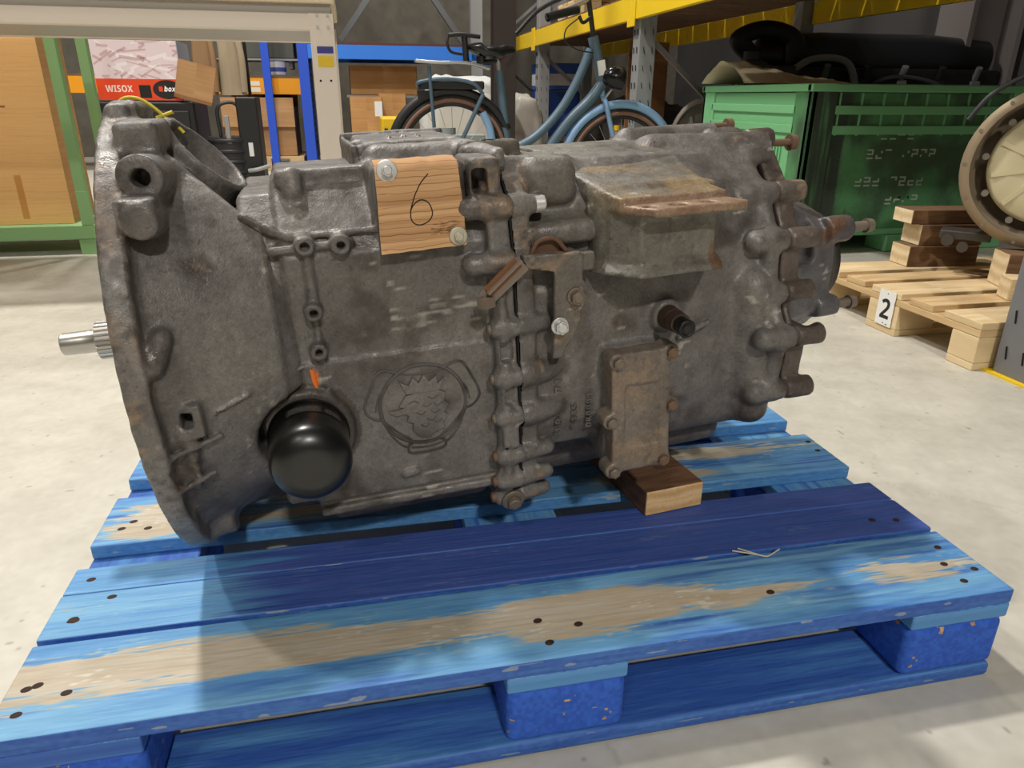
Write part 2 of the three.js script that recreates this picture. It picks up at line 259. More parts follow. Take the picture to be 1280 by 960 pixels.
// extrude a polygon given in any plane: map (x,y,z)->(a,b,c) first
const mapped = (f, m) => (x, y, z) => { const p = m(x, y, z); return f(p[0], p[1], p[2]); };
class Cast {
  constructor() { this.ops = []; }
  add(f, k = .006) { this.ops.push([0, f, k]); return this; }
  cut(f, k = .003) { this.ops.push([1, f, k]); return this; }
  f(x, y, z) { let d = 1e3; for (let i = 0; i < this.ops.length; i++) { const o = this.ops[i], e = o[1](x, y, z); d = o[0] ? smax(d, -e, o[2]) : smin(d, e, o[2]); } return d; }
  mesh(b, h, rough = .0007) {
    const [x0, x1, y0, y1, z0, z1] = b, nx = Math.ceil((x1 - x0) / h) + 1, ny = Math.ceil((y1 - y0) / h) + 1, nz = Math.ceil((z1 - z0) / h) + 1, val = new Float32Array(nx * ny * nz).fill(1), B = 8;
    const F = (x, y, z) => this.f(x, y, z) + rough * (noise(x * 62, y * 62, z * 62) * .9 + noise(x * 170, y * 170, z * 170) * .55);
    const id = (i, j, k) => (i * ny + j) * nz + k, act = [];
    for (let I = 0; I < nx; I += B) for (let J = 0; J < ny; J += B) for (let K = 0; K < nz; K += B) {
      const d = this.f(x0 + (I + B / 2) * h, y0 + (J + B / 2) * h, z0 + (K + B / 2) * h), far = Math.abs(d) > h * B * .9 + .004, sgn = d < 0 ? -1 : 1;
      for (let i = I; i < Math.min(I + B, nx); i++) for (let j = J; j < Math.min(J + B, ny); j++) for (let k = K; k < Math.min(K + B, nz); k++) val[id(i, j, k)] = far ? sgn : F(x0 + i * h, y0 + j * h, z0 + k * h);
    }
    const vi = new Int32Array(nx * ny * nz).fill(-1), P = [];
    const E = [[0, 1], [2, 3], [4, 5], [6, 7], [0, 2], [1, 3], [4, 6], [5, 7], [0, 4], [1, 5], [2, 6], [3, 7]], g = new Float32Array(8);
    for (let i = 0; i < nx - 1; i++) for (let j = 0; j < ny - 1; j++) for (let k = 0; k < nz - 1; k++) {
      let m = 0; for (let c = 0; c < 8; c++) { g[c] = val[id(i + (c & 1), j + (c >> 1 & 1), k + (c >> 2))]; if (g[c] < 0) m |= 1 << c; }
      if (m === 0 || m === 255) continue;
      let sx = 0, sy = 0, sz = 0, n = 0;
      for (const [a, c] of E) { if ((m >> a & 1) === (m >> c & 1)) continue; const t = g[a] / (g[a] - g[c]); sx += (a & 1) + t * ((c & 1) - (a & 1)); sy += (a >> 1 & 1) + t * ((c >> 1 & 1) - (a >> 1 & 1)); sz += (a >> 2) + t * ((c >> 2) - (a >> 2)); n++; }
      vi[id(i, j, k)] = P.length / 3; P.push(x0 + (i + sx / n) * h, y0 + (j + sy / n) * h, z0 + (k + sz / n) * h);
    }
    const T3 = []; const quad = (a, b2, c, d, flip) => { if (a < 0 || b2 < 0 || c < 0 || d < 0) return; if (flip) T3.push(a, c, b2, a, d, c); else T3.push(a, b2, c, a, c, d); };
    for (let i = 1; i < nx - 1; i++) for (let j = 1; j < ny - 1; j++) for (let k = 1; k < nz - 1; k++) {
      const s = val[id(i, j, k)] < 0;
      if (s !== (val[id(i + 1, j, k)] < 0)) quad(vi[id(i, j - 1, k - 1)], vi[id(i, j, k - 1)], vi[id(i, j, k)], vi[id(i, j - 1, k)], !s);
      if (s !== (val[id(i, j + 1, k)] < 0)) quad(vi[id(i - 1, j, k - 1)], vi[id(i - 1, j, k)], vi[id(i, j, k)], vi[id(i, j, k - 1)], !s);
      if (s !== (val[id(i, j, k + 1)] < 0)) quad(vi[id(i - 1, j - 1, k)], vi[id(i, j - 1, k)], vi[id(i, j, k)], vi[id(i - 1, j, k)], !s);
    }
    const G = new THREE.BufferGeometry(); G.setAttribute('position', new THREE.Float32BufferAttribute(P, 3)); G.setIndex(T3); G.computeVertexNormals(); return G;
  }
}
// ---------------------------------------------------------------- the gearbox: local x along the shaft to the tail, y up, z to the viewer's side; origin on the shaft at the bell flange
const GY = .2867;                                     // group origin lies this far below the shaft, at the foot of the bell flange
const gearbox = thing('gearbox', 'large dirty grey cast truck gearbox standing on the blue pallet', 'gearbox');
{ const yaw = .0791, tilt = .05, a = new THREE.Vector3(Math.cos(yaw) * Math.cos(tilt), Math.sin(tilt), -Math.sin(yaw) * Math.cos(tilt)), s = new THREE.Vector3(Math.sin(yaw), 0, Math.cos(yaw)), u = new THREE.Vector3().crossVectors(s, a);
  gearbox.quaternion.setFromRotationMatrix(new THREE.Matrix4().makeBasis(a, u, s));
  gearbox.position.set(.1382, .4326, -.3878).addScaledVector(u, -GY); gearbox.position.y += .0015; }
gearbox.updateMatrixWorld(true);
function gp(name, geo, m, parent = gearbox) { let g = Array.isArray(geo) ? merge(geo) : geo; g.translate(0, GY, 0); const o = shade(new THREE.Mesh(g, m)); o.name = name; parent.add(o); return o; }
const GREY = lin(130, 128, 126), GREYB = lin(106, 103, 101), GRIME = lin(78, 71, 67), TAN = lin(146, 128, 110), PALE = lin(188, 185, 178), RUST = lin(122, 86, 58), OLIVE = lin(122, 119, 106);
// old grey paint with patches of grime, oily brown film, scuffed bare spots
function paint(g, o = {}) {
  const p = g.attributes.position, c = new Float32Array(p.count * 3), sd = o.seed || 0, base = o.base || GREY, dark = o.dark || GREYB;
  for (let i = 0; i < p.count; i++) {
    const x = p.getX(i) + sd, y = p.getY(i), z = p.getZ(i);
    const n = fbm(x * 9, y * 9, z * 9, 4), m = fbm(x * 24 + 5, y * 24, z * 24, 3), f = noise(x * 150, y * 150, z * 150);
    let q = mix3(base, dark, clamp(.5 + n * 1.2)); q = mix3(q, GRIME, sstep(.1, .55, m + n * .5 + (o.grime || 0)) * .75);
    const run = noise(x * 38, y * 5, z * 38); q = mix3(q, GRIME, sstep(.3, .75, run + n * .4) * .35);
    const sc = noise(x * 75, y * 210, z * 75) * .6 + noise(x * 26 + 3, y * 26, z * 26) * .6; q = mix3(q, PALE, sstep(.72, .84, sc + (o.scuff || 0)) * .8);
    if (o.tan) q = mix3(q, TAN, sstep(.15, .5, m + f * .25 + o.tan(p.getX(i), y, z)) * .8);
    if (o.extra) q = o.extra(q, p.getX(i), y, z, n, m, f);
    const k = 1 + f * .1; c[i * 3] = q[0] * k; c[i * 3 + 1] = q[1] * k; c[i * 3 + 2] = q[2] * k;
  }
  g.setAttribute('color', new THREE.BufferAttribute(c, 3));
  if (g.index) { const q = boxUV(g.toNonIndexed()); g.setIndex(null); for (const k of ['position', 'normal', 'uv', 'color']) g.setAttribute(k, q.attributes[k]); }
  return g;
}
const castTex = dataTex(512, 512, (u, v) => { const f = fbm(u * 60, v * 60, 3, 3), g = noise(u * 250, v * 250, 5), h = fbm(u * 9, v * 9, 8, 3); const k = 232 + f * 24 + g * 18 + h * 20; const d = noise(u * 48, v * 48, 12) > .88 ? -35 : 0; return [k + d, k * .985 + d, k * .965 + d]; });
const castBump = dataTex(512, 512, (u, v) => { const n = 128 + 50 * fbm(u * 70, v * 70, 4, 3) + 30 * noise(u * 200, v * 200, 6); return [n, n, n]; }, false);
const castRough = dataTex(256, 256, (u, v) => { const n = 150 + 70 * fbm(u * 14, v * 14, 7, 4); return [n, n, n]; }, false);
for (const t of [castTex, castBump, castRough]) t.repeat.set(5, 5);
const castO = { vertexColors: true, map: castTex, bumpMap: castBump, bumpScale: .0008, roughnessMap: castRough };
const mCast = mat(0xffffff, .82, .12, castO), mCastOil = mat(0xffffff, .65, .2, castO);
const mSteel = mat(0xb9b6b0, .32, .9), mZinc = mat(0xd4d4d2, .4, .55), mRustBolt = mat(0x7c6250, .7, .4), mDirtyBolt = mat(0x82776a, .6, .5), mBlackP = mat(0x101010, .5), mGasket = mat(0x080808, .8);
const hexBolt = (c, axis, r = .009, h = .008, wash = 0) => {         // bolt head whose foot is at c, pointing along axis
  const l = [new THREE.CylinderGeometry(r, r, h, 6).translate(0, h / 2 + wash * .003, 0), new THREE.CylinderGeometry(r * .62, r * .8, h * .2, 12).translate(0, h * 1.1 + wash * .003, 0)]; if (wash) l.push(lathe([[0, 0], [r * wash, 0], [r * wash, .002], [r * wash * .9, .003], [0, .003]], 24));
  const q = new THREE.Quaternion().setFromUnitVectors(new THREE.Vector3(0, 1, 0), new THREE.Vector3(...axis).normalize()); return merge(l).applyQuaternion(q).translate(...c);
};
// --- bell housing
{ const c = new Cast();
  c.add(S.coneX(.012, .270, .152, .2125, .004), 0).add(S.coneX(.148, .2135, .190, .160, .002), .004);
  c.cut((x, y, z) => Math.max(-(.73 * x + .68 * y - .16 * Math.abs(z) - .187), .036 - x, .158 - y), .005);          // flat shoulder that carries the top opening
  const n = [.7248, .6778, .12], oc = [.0935, .2235, .008], at1 = d => [oc[0] + n[0] * d, oc[1] + n[1] * d, oc[2] + n[2] * d];
  c.add(S.cyl(at1(-.05), at1(.002), .060, .004), .004);
  c.add(S.coneX(0, .2867, .026, .2845, .004), .006);
  // boss pads round the rim
  c.add(S.cyl([.052, .212, .1], [.047, .219, .205], .0225, .003), .008).cut(S.cyl([.05, .216, .17], [.047, .219, .215], .009, .001), .001);
  c.add(S.box(.022, .060, .168, .202, .12, .236, .004), .005).add(S.cyl([.044, .18, .12], [.044, .18, .2415], .018, .003), .004);
  c.add(S.box(.02, .064, .236, .270, .045, .150, .008), .008).add(S.box(.004, .03, .262, .2885, .02, .085, .008), .010).add(S.box(.03, .060, .235, .268, -.07, .0, .008), .010);
  c.add(S.box(0, .03, .272, .2885, -.1, .04, .008), .01);
  // square window pad and ribs low on the near side
  c.add(S.box(.034, .064, -.047, -.008, .18, .262, .003), .006);
  c.add(S.cap([.045, -.052, .252], [.036, -.13, .236], .007), .008);
  c.cut(S.cap([.036, .012, .272], [.040, -.024, .270], .013), .006).cut(S.cap([.034, -.080, .264], [.036, -.098, .256], .012), .006).cut(S.cap([.034, -.125, .243], [.036, -.15, .228], .011), .008).add(S.cap([.02, -.062, .272], [.075, -.054, .244], .0035), .003).add(S.cap([.024, -.107, .258], [.06, -.100, .238], .004), .004).add(S.cap([.075, -.027, .246], [.112, -.016, .231], .002), .003);
  c.add(S.cyl([.01, -.222, .135], [.056, -.217, .135], .023, .006), .014).add(S.cap([.030, .040, .264], [.042, .066, .256], .011), .008);
  c.add(S.box(.05, .12, -.25, -.2, -.05, .06, .012), .02);
  c.cut(S.box(.042, .054, -.035, -.018, .15, .29, .0006), .0006);
  // pocket by the oil filter, cavity, top opening
  c.cut(S.cyl([.166, -.092, .15], [.166, -.092, .30], .058, .004), .006);
  c.cut(S.coneX(-.01, .247, .13, .10, .01), .004).cut(S.cyl(at1(-.06), at1(.03), .050, .001), .002);
  const g = c.mesh([-.008, .205, -.30, .305, -.295, .295], .0032);
  gp('bell_housing', paint(g, { seed: 1, tan: (x, y, z) => (x < .03 && y < .1 ? -.05 : -.4) + (y < -.02 && x > .03 && x < .12 ? .12 : -.05), extra: (q, x, y, z, n, m, f) => {
    const r = Math.hypot(y, z); if (x < .027 && r > .27) q = mix3(q, mix3(lin(150, 148, 146), TAN, clamp(.15 + m * 2)), sstep(-.1, .4, n + f * .4) * .6);
    if (x > .06 && x < .14 && y < .0 && y > -.14 && z > .15) q = mix3(q, PALE, sstep(.38, .6, noise(x * 120, y * 190, z * 50) * .7 + m * .9) * .7);
    return q; } }), mCast);
}
// --- input shaft with splines
{ const sp = []; for (let i = 0; i < 72; i++) { const a = i / 72 * 2 * Math.PI, r = (i % 3 === 0) ? .0215 : .0245; sp.push([r * Math.cos(a), r * Math.sin(a)]); }
  const sh = gp('input_shaft', [latheX([[-.128, 0], [-.128, .0125], [-.126, .0145], [-.102, .0150], [-.085, .0152], [-.084, .019], [-.02, .019], [-.02, .03], [.2, .03], [.2, 0]], 40)], mSteel);
  gp('spline', extr(sp, .058, .0008).rotateY(Math.PI / 2).translate(-.083, 0, 0), mSteel, sh); sh.children[0].geometry.translate(0, 0, 0);
  gp('release_bearing_guide', latheX([[-.01, .033], [-.01, .045], [.06, .05], [.16, .055], [.165, .12], [.18, .12]], 40), mCastOil).geometry.setAttribute('color', new THREE.BufferAttribute(new Float32Array(latheX([[-.01, .033], [-.01, .045], [.06, .05], [.16, .055], [.165, .12], [.18, .12]], 40).attributes.position.count * 3).fill(.08), 3));
}
// outlines of the joint flange (y, z), both halves mirrored
const mirror = l => [...l, ...[...l].reverse().map(([y, z]) => [y, -z])];
const SEAM = mirror([[.212, .05], [.208, .135], [.165, .19], [.10, .203], [-.02, .208], [-.12, .206], [-.205, .196], [-.252, .165], [-.262, .08]]);
const BOSS = [[.215, .09], [.198, .150], [.157, .192], [.093, .203], [.014, .206], [-.052, .207], [-.107, .206], [-.164, .203], [-.205, .196], [-.240, .180]];
// --- main case
{ const c = new Cast(), prof = mirror([[.200, .06], [.200, .103], [.142, .166], [.118, .182], [-.008, .187], [-.200, .178], [-.212, .176], [-.235, .14], [-.25, .05]]);
  c.add(S.prismX(prof, .165, .428, .008), 0).add(S.prismX(mirror([[.183, .06], [.183, .110], [.140, .160], [.10, .176], [-.2, .17], [-.22, .05]]), .125, .18, .008), .006);
  c.add(S.prismX(mirror([[-.006, .05], [-.006, .1905], [-.198, .181], [-.206, .1], [-.206, .05]]), .17, .425, .003), .002);        // lower, slightly proud half
  c.add(S.box(.165, .42, -.218, -.205, -.186, .186, .004), .004);                                                         // sump lip
  c.add(S.box(.18, .40, -.262, -.2, -.13, .13, .012), .012);
  c.add(S.box(.172, .286, .190, .208, .085, .112, .004), .004).add(S.box(.172, .182, .190, .208, .09, .125, .004), .004).add(S.cap([.19, .2, .118], [.19, .185, .125], .012), .008);   // top rail
  c.add(S.cap([.285, .2, .115], [.281, .146, .172], .006), .005).add(S.cap([.281, .142, .174], [.178, .141, .171], .004), .004).add(S.cap([.178, .141, .171], [.160, .149, .163], .005), .005).add(S.cap([.160, .149, .163], [.132, .164, .150], .006), .006);
  // blanking pad behind the cardboard
  c.add(S.box(.276, .384, .112, .212, .09, .176, .008), .006);
  c.add(S.box(.386, .425, .165, .214, .10, .187, .008), .005).cut(S.box(.391, .408, .172, .202, .15, .2, .004), .002);
  // rib with tapped bosses
  c.add(S.cap([.158, .1285, .180], [.245, .1305, .181], .0055), .003); for (const [x, y, z] of [[.194, .133, .18], [.233, .131, .181]]) c.add(S.cyl([x, y, .16], [x, y, .196], .0115, .003), .003).cut(S.cyl([x, y, .18], [x, y, .2], .005, .001), .001);
  c.add(S.cap([.195, .128, .181], [.195, .06, .187], .006), .004).add(S.cap([.194, .055, .187], [.195, -.03, .19], .0035), .004).add(S.cap([.196, -.03, .191], [.200, -.06, .19], .002), .003);
  for (const [x, y] of [[.193, .059], [.192, .012]]) c.add(S.cyl([x, y, .16], [x, y, .206], .0105, .003), .004).cut(S.cyl([x, y, .19], [x, y, .22], .0045, .001), .001);
  c.add(S.cap([.17, -.0075, .189], [.405, -.0075, .189], .0022), .002).add(S.cap([.17, -.0075, .189], [.14, -.02, .196], .0022), .003);
  c.add(S.cap([.278, -.176, .183], [.291, -.174, .183], .006), .003);
  // filter pad
  c.add(S.cyl([.166, -.092, .12], [.166, -.092, .198], .056, .004), .008);
  // joint flange and its bosses
  c.add(S.prismX(SEAM, .402, .4295, .004), .006).cut(S.prismX(SEAM.map(([y, z]) => [y * .84, z * .84]), .385, .4, .01), .004);
  for (const [y, z] of BOSS) c.add(S.cap([.406, y, z], [.427, y, z], .0125), .006);
  for (const [y, z] of BOSS.slice(2, 4)) c.add(S.cap([.382, y, z - .006], [.42, y, z - .004], .0135, .0135), .008);
  // webs between bosses
  for (let i = 3; i < 9; i++) c.add(S.cap([.412, BOSS[i][0], BOSS[i][1] + .003], [.412, BOSS[i + 1][0], BOSS[i + 1][1] + .003], .006), .006);
  c.add(S.box(.404, .426, -.15, -.117, .195, .216, .003), .003).cut(S.box(.408, .424, -.03, -.004, .2, .23, .002), .002).cut(S.box(.410, .424, -.088, -.066, .203, .23, .003), .004);
  for (const [y, z] of [[-.150, .214], [-.150, .212]]) c.cut(S.cyl([.409, y, .2], [.409, y, z + .01], .0025), .001);
  const g = c.mesh([.118, .434, -.275, .226, -.225, .222], .0030);
  gp('main_case', paint(g, { seed: 3, tan: (x, y, z) => (x > .395 && z > .17 ? .0 : -.4) + (y < -.195 ? .1 : 0), scuff: .0, extra: (q, x, y, z, n, m, f) => {
    if (z > .17 && x > .28 && x < .39 && y > .02 && y < .11) q = mix3(q, PALE, sstep(.42, .75, noise(x * 60, y * 260, 3) * .6 + m * .8 + .12) * .6);
    if (z > .185 && x > .1795 && x < .1865 && y < -.012 && y > -.034) q = mix3(q, lin(232, 120, 40), sstep(-.25, .1, f * .4 + .012 / .012 - Math.abs(x - .183 + (y + .024) * .12) / .0028));
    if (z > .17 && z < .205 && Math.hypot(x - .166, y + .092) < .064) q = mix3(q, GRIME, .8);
    if (x > .17 && x < .2 && y > .14 && y < .18) q = mix3(q, PALE, sstep(.5, .65, noise(x * 200, y * 300, 8) * .7 + m * .5) * .8);
    return q; } }), mCast);
  // silicone line in the joint
  gp('gasket', S_line(SEAM, .4295, .4315, 1.004), mGasket);
}
function S_line(poly, x0, x1, s) { return extr(poly.map(([y, z]) => [-z * s, y * s]), x1 - x0, 0).rotateY(Math.PI / 2).translate(x0, 0, 0); }
// --- oil filter
{ const fx = .166, fy = -.092, f = lathe([[0, .088], [.02, .0895], [.032, .086], [.0415, .079], [.0455, .071], [.0462, .062], [.0462, .006], [.0485, .004], [.0485, 0], [0, 0]], 56).rotateX(Math.PI / 2).translate(fx, fy, .2);
  const o = gp('oil_filter', f, new THREE.MeshPhysicalMaterial({ color: 0x0b0b0b, roughness: .34, clearcoat: .3, clearcoatRoughness: .25 }));
  o.userData.label = 'black spin-on oil filter canister';
  const t = canvasTex(1024, 128, (g, w, h) => { g.fillStyle = '#0b0b0b'; g.fillRect(0, 0, w, h); g.strokeStyle = '#8a8a8a'; g.lineWidth = 2; g.strokeRect(300, 20, 330, 90); const r = mulberry(5); g.fillStyle = '#8c8c8c'; for (let row = 0; row < 6; row++) { let x = 312; while (x < 610) { const l = 6 + r() * 26; g.fillRect(x, 30 + row * 13, Math.min(l, 618 - x), 5); x += l + 6; } } for (let row = 0; row < 3; row++) { let x = 90; while (x < 250) { const l = 8 + r() * 24; g.fillRect(x, 34 + row * 24, l, 9); x += l + 8; } } });
  const st = new THREE.CylinderGeometry(.0465, .0465, .022, 56, 1, true, Math.PI * .62, Math.PI * .85).rotateX(Math.PI / 2).translate(fx, fy, .224);
  gp('printed_band', st, mat(0xffffff, .4, 0, { map: t, side: THREE.DoubleSide }), o); }
// --- cast emblem: three-lobed badge with a crowned griffin head
{ const zf = (x, y) => .1905 + (y + .006) / .192 * .0095, ex = .309, ey = -.079, P3 = (a, b) => [ex + a, ey + b, zf(ex + a, ey + b) + .0001];
  const st = (l, r = .0022, closed = false, sg = 40) => tube(l.map(([a, b]) => P3(a, b)), r, sg, 6, closed), l = [];
  l.push(st(circ(.0545, 40), .0024, true, 90));
  const arc = (cx, cy, r, a0, a1, n = 14) => Array.from({ length: n }, (_, i) => { const t = (a0 + (a1 - a0) * i / (n - 1)) * Math.PI / 180; return [cx + r * Math.cos(t), cy + r * Math.sin(t)]; });
  l.push(st(arc(0, .135, .093, 246, 294), .0014));
  for (const s of [-1, 1]) { l.push(st([[s * .028, .047], [s * .05, .052], [s * .064, .03], [s * .073, .002], [s * .062, -.012], [s * .052, -.014]], .0017), st([[s * .042, .035], [s * .056, .015], [s * .06, -.002]], .0013), st([[s * .05, -.018], [s * .045, -.036], [s * .026, -.058], [s * .018, -.051], [s * .034, -.036], [s * .05, -.018]], .0015)); }
  l.push(st([[-.022, -.052], [-.024, -.066], [0, -.069], [.024, -.064], [.022, -.051]], .0018), st([[-.02, -.060], [0, -.062], [.02, -.059]], .0013));
  gp('emblem_frame', l, mCastOil);
  const head = [[-.022, .014], [-.03, .002], [-.024, -.001], [-.034, -.004], [-.044, -.004], [-.036, -.010], [-.024, -.009], [-.019, -.012], [-.022, -.02], [-.014, -.024], [-.016, -.034], [-.008, -.044], [.004, -.047], [.012, -.04], [.024, -.036], [.022, -.028], [.03, -.02], [.024, -.014], [.031, -.004], [.025, .002], [.028, .012], [.018, .018], [0, .019]];
  const crown = [[-.02, .018], [-.027, .035], [-.017, .028], [-.011, .039], [-.004, .030], [.003, .041], [.009, .030], [.018, .037], [.019, .026], [.027, .033], [.020, .018]];
  const pl = (pts, d) => extr(pts, d + .001, .001).rotateX(.0495).translate(ex, ey, zf(ex, ey) - .0008);
  const o = gp('emblem_griffin', [pl(head, .0022), pl(crown, .0026), st([[-.02, .004], [-.012, .007], [-.006, .003]], .0011).translate(0, 0, .0028), ...[[.012, .008], [.018, -.002], [.014, -.012], [.008, -.022], [.0, -.030], [.016, -.026], [-.004, -.012], [.004, -.002]].map(([a, b]) => st([[a - .006, b + .003], [a, b - .001], [a + .006, b + .003]], .0013, false, 10).translate(0, 0, .0026))], mCastOil);
  for (const q of [o, o.parent.children[o.parent.children.length - 2]]) paint(q.geometry, { seed: 3, grime: .1 });
}
// --- rear case
{ const c = new Cast(), sec = mirror([[.200, .03], [.196, .10], [.165, .15], [.118, .184], [.05, .196], [-.05, .200], [-.13, .195], [-.172, .178], [-.20, .12], [-.21, .04]]);
  c.add(S.prismX(sec, .435, .82, .01, x => { const t = sstep(.60, .80, x); return [1 - .04 * t, 0, 1 - .20 * t]; }), 0);
  c.add(S.box(.46, .80, -.262, -.18, -.12, .11, .03), .03);
  // stepped upper shoulder left of the mounting
  c.add(S.box(.455, .526, .148, .206, .05, .176, .018), .006).add(S.box(.455, .535, .106, .135, .10, .206, .012), .010).add(S.cap([.53, .19, .10], [.545, .12, .19], .014), .012);
  // upper rear hump that runs into the rear flange
  c.add(S.cap([.70, .185, .02], [.86, .188, .085], .030, .024), .02).add(S.cap([.70, .19, -.06], [.86, .19, -.06], .03), .02);
  c.add(S.box(.62, .84, -.205, -.05, -.1, .165, .03), .03);
  c.cut(S.cap([.735, -.03, .235], [.765, -.17, .215], .045), .03);
  c.add(S.cap([.79, .01, .16], [.80, -.17, .17], .028, .026), .02);
  c.add(S.cap([.66, -.035, .198], [.71, -.022, .186], .004), .008);
  // joint flange and bosses
  c.add(S.prismX(SEAM, .4315, .455, .004), .006); for (const [y, z] of BOSS) c.add(S.cap([.434, y, z - .002], [.468, y, z - .006], .0125, .011), .008);
  for (const i of [5, 6]) c.add(S.cap([.44, BOSS[i][0], .203], [.484, BOSS[i][0] + .004, .194], .014, .013), .01);
  // rear flange bosses' long roots
  const RB = [[.202, .03], [.134, .130], [.075, .166], [.000, .172], [-.055, .204], [-.140, .194]];
  for (const [y, z] of RB) c.add(S.cap([.79, y, z - .002], [.83, y, z - .002], .0165, .0155), .008);
  for (let i = 0; i < 5; i++) c.add(S.cap([.815, RB[i][0], RB[i][1] - .004], [.815, RB[i + 1][0], RB[i + 1][1] - .004], .0115), .01);
  c.add(S.cyl([.637, 0, .17], [.637, 0, .207], .022, .004), .008).add(S.box(.545, .63, -.2, -.03, .14, .212, .006), .01);
  const g = c.mesh([.4305, .845, -.27, .226, -.225, .232], .0034);
  gp('rear_case', paint(g, { seed: 7, tan: (x, y, z) => (x < .46 ? -.05 : -.5), extra: (q, x, y, z, n, m, f) => { if (y > .13 && z > .03 && x < .6) q = mix3(q, OLIVE, sstep(-.1, .4, n + .1) * .6); return q; } }), mCast);
  // raised casting numbers are added further down
  // --- rear flange plate
  const d = new Cast(), ring = mirror([[.205, .03], [.195, .075], [.134, .128], [.075, .162], [.0, .168], [-.055, .198], [-.140, .190], [-.19, .13], [-.2, .04]]);
  d.add(S.prismX(ring, .834, .865, .004), 0); for (const [y, z] of [[.200, .045], ...RB.slice(1)]) d.add(S.cyl([.836, y, z], [.882, y, z], .0155, .005), .006);
  d.add(S.coneX(.86, .135, .90, .11, .006), .01);
  d.cut(S.box(.845, .872, -.045, -.012, .15, .21, .004), .004);
  const g2 = d.mesh([.828, .905, -.22, .226, -.225, .225], .0034);
  gp('rear_flange', paint(g2, { seed: 9, tan: () => -.02, base: lin(112, 102, 95), dark: lin(88, 79, 73) }), mCast);
  // --- output housing: domed three-cornered cover
  const e = new Cast(), tri = mirror([[.094, .02], [.082, .065], [.058, .100], [.0, .104], [-.062, .096], [-.098, .06], [-.105, .02]]);
  e.add(S.prismX(tri, .885, .985, .018, x => { const t = (x - .885) / .1; const f = 1.22 - .26 * t; return [f, .012 * (1 - t), f]; }), 0).add(S.cyl([.95, .066, .10], [.994, .066, .10], .020, .004), .01).add(S.cyl([.95, -.055, .098], [.99, -.055, .098], .017, .004), .01);
  e.cut(S.box(.888, .93, .02, .095, .085, .17, .01), .008);
  const g3 = e.mesh([.878, 1.0, -.14, .14, -.14, .14], .0034);
  gp('output_housing', paint(g3, { seed: 12, base: lin(108, 108, 112), dark: lin(84, 82, 86), extra: (q, x, y, z, n, m) => x > .94 && y > .04 && z > .07 ? mix3(q, RUST, sstep(0, .4, m + .2) * .7) : q }), mCast);
  gp('output_flange', latheX([[.98, .0], [.98, .07], [1.0, .075], [1.012, .075], [1.012, .03], [1.02, .028], [1.02, 0]], 40), mat(0x55514d, .5, .6));
  for (const [y, z, l] of [[.066, .10, .026], [-.055, .098, .016]]) gp('stud', [rod([.985, y, z], [1.0 + l, y, z], .0075), rod([1.0 + l, y, z], [1.012 + l, y, z], .011, .0095)], mDirtyBolt);
  gp('long_bolt', [rod([.88, .192, .03], [.925, .190, .03], .0055), rod([.925, .190, .03], [.936, .190, .03], .012, .011)], mRustBolt);
  gp('long_bolt', [rod([.80, .215, -.06], [.87, .214, -.06], .005), rod([.87, .214, -.06], [.88, .214, -.06], .011)], mRustBolt);
}
// --- engine mounting pad
{ const c = new Cast();
  const slab = [[.512, -.06], [.518, .06], [.538, .19], [.548, .235], [.575, .284], [.692, .284], [.698, .274], [.680, .20], [.700, .10], [.704, -.06]];
  const pr2 = S.prismX(slab, 0, 1, .003), top = z => .2045 - .042 * clamp((z - .02) / .22);      // polygon in (x, z), extruded in y under a sloping top
  c.add((x, y, z) => { const q = pr2(.5, x, z), yy = y - top(z), b1 = Math.max(yy, -yy - .019) + .003, p = Math.max(q + .003, 0), r = Math.max(b1, 0); return (Math.sqrt(p * p + r * r) + Math.min(Math.max(q + .003, b1), 0) - .003) * .92; }, 0);
    c.add(S.box(.535, .70, .08, .17, -.05, .21, .01), .008);
  // web below: hollow-fronted bracket
  const web = [[.530, .18], [.546, .222], [.572, .255], [.672, .250], [.690, .215], [.70, .18]], pw = S.prismX(web, 0, 1, .004);
  c.add((x, y, z) => { const q = pw(.5, x - .004 * (y - .1), z), fl2 = .012 * sstep(.088, .072, y), b1 = Math.abs(y - .108) - .037; return Math.max(q - fl2, b1); }, .008);
  c.cut(S.cap([.70, .13, .262], [.70, .10, .262], .014), .006);
  c.cut((x, y, z) => Math.max(.1545 - y, .243 - z), .0008);
  for (const [x, z, r] of [[.578, .262, .008], [.614, .262, .011], [.652, .262, .0085]]) c.cut(S.cyl([x, .11, z], [x, .2, z], r, .0005), .0005);
  const g = c.mesh([.49, .75, .06, .205, -.11, .292], .003);
  gp('mounting_bracket', paint(g, { seed: 15, base: lin(128, 126, 118), dark: lin(106, 103, 98), extra: (q, x, y, z, n, m, f) => {
    if (z > .24 && y > .146) q = mix3(q, mix3(lin(168, 140, 116), RUST, clamp(.2 + m)), .85); else if (z > .10 && y > .14) q = mix3(q, lin(166, 140, 96), sstep(.05, .5, n + sstep(.12, .24, z) * .35) * .6);
    if (x > .665 && z > .17 && y < .14) q = mix3(q, RUST, sstep(-.1, .3, m + .1) * .7);
    return q; } }), mCast);
}
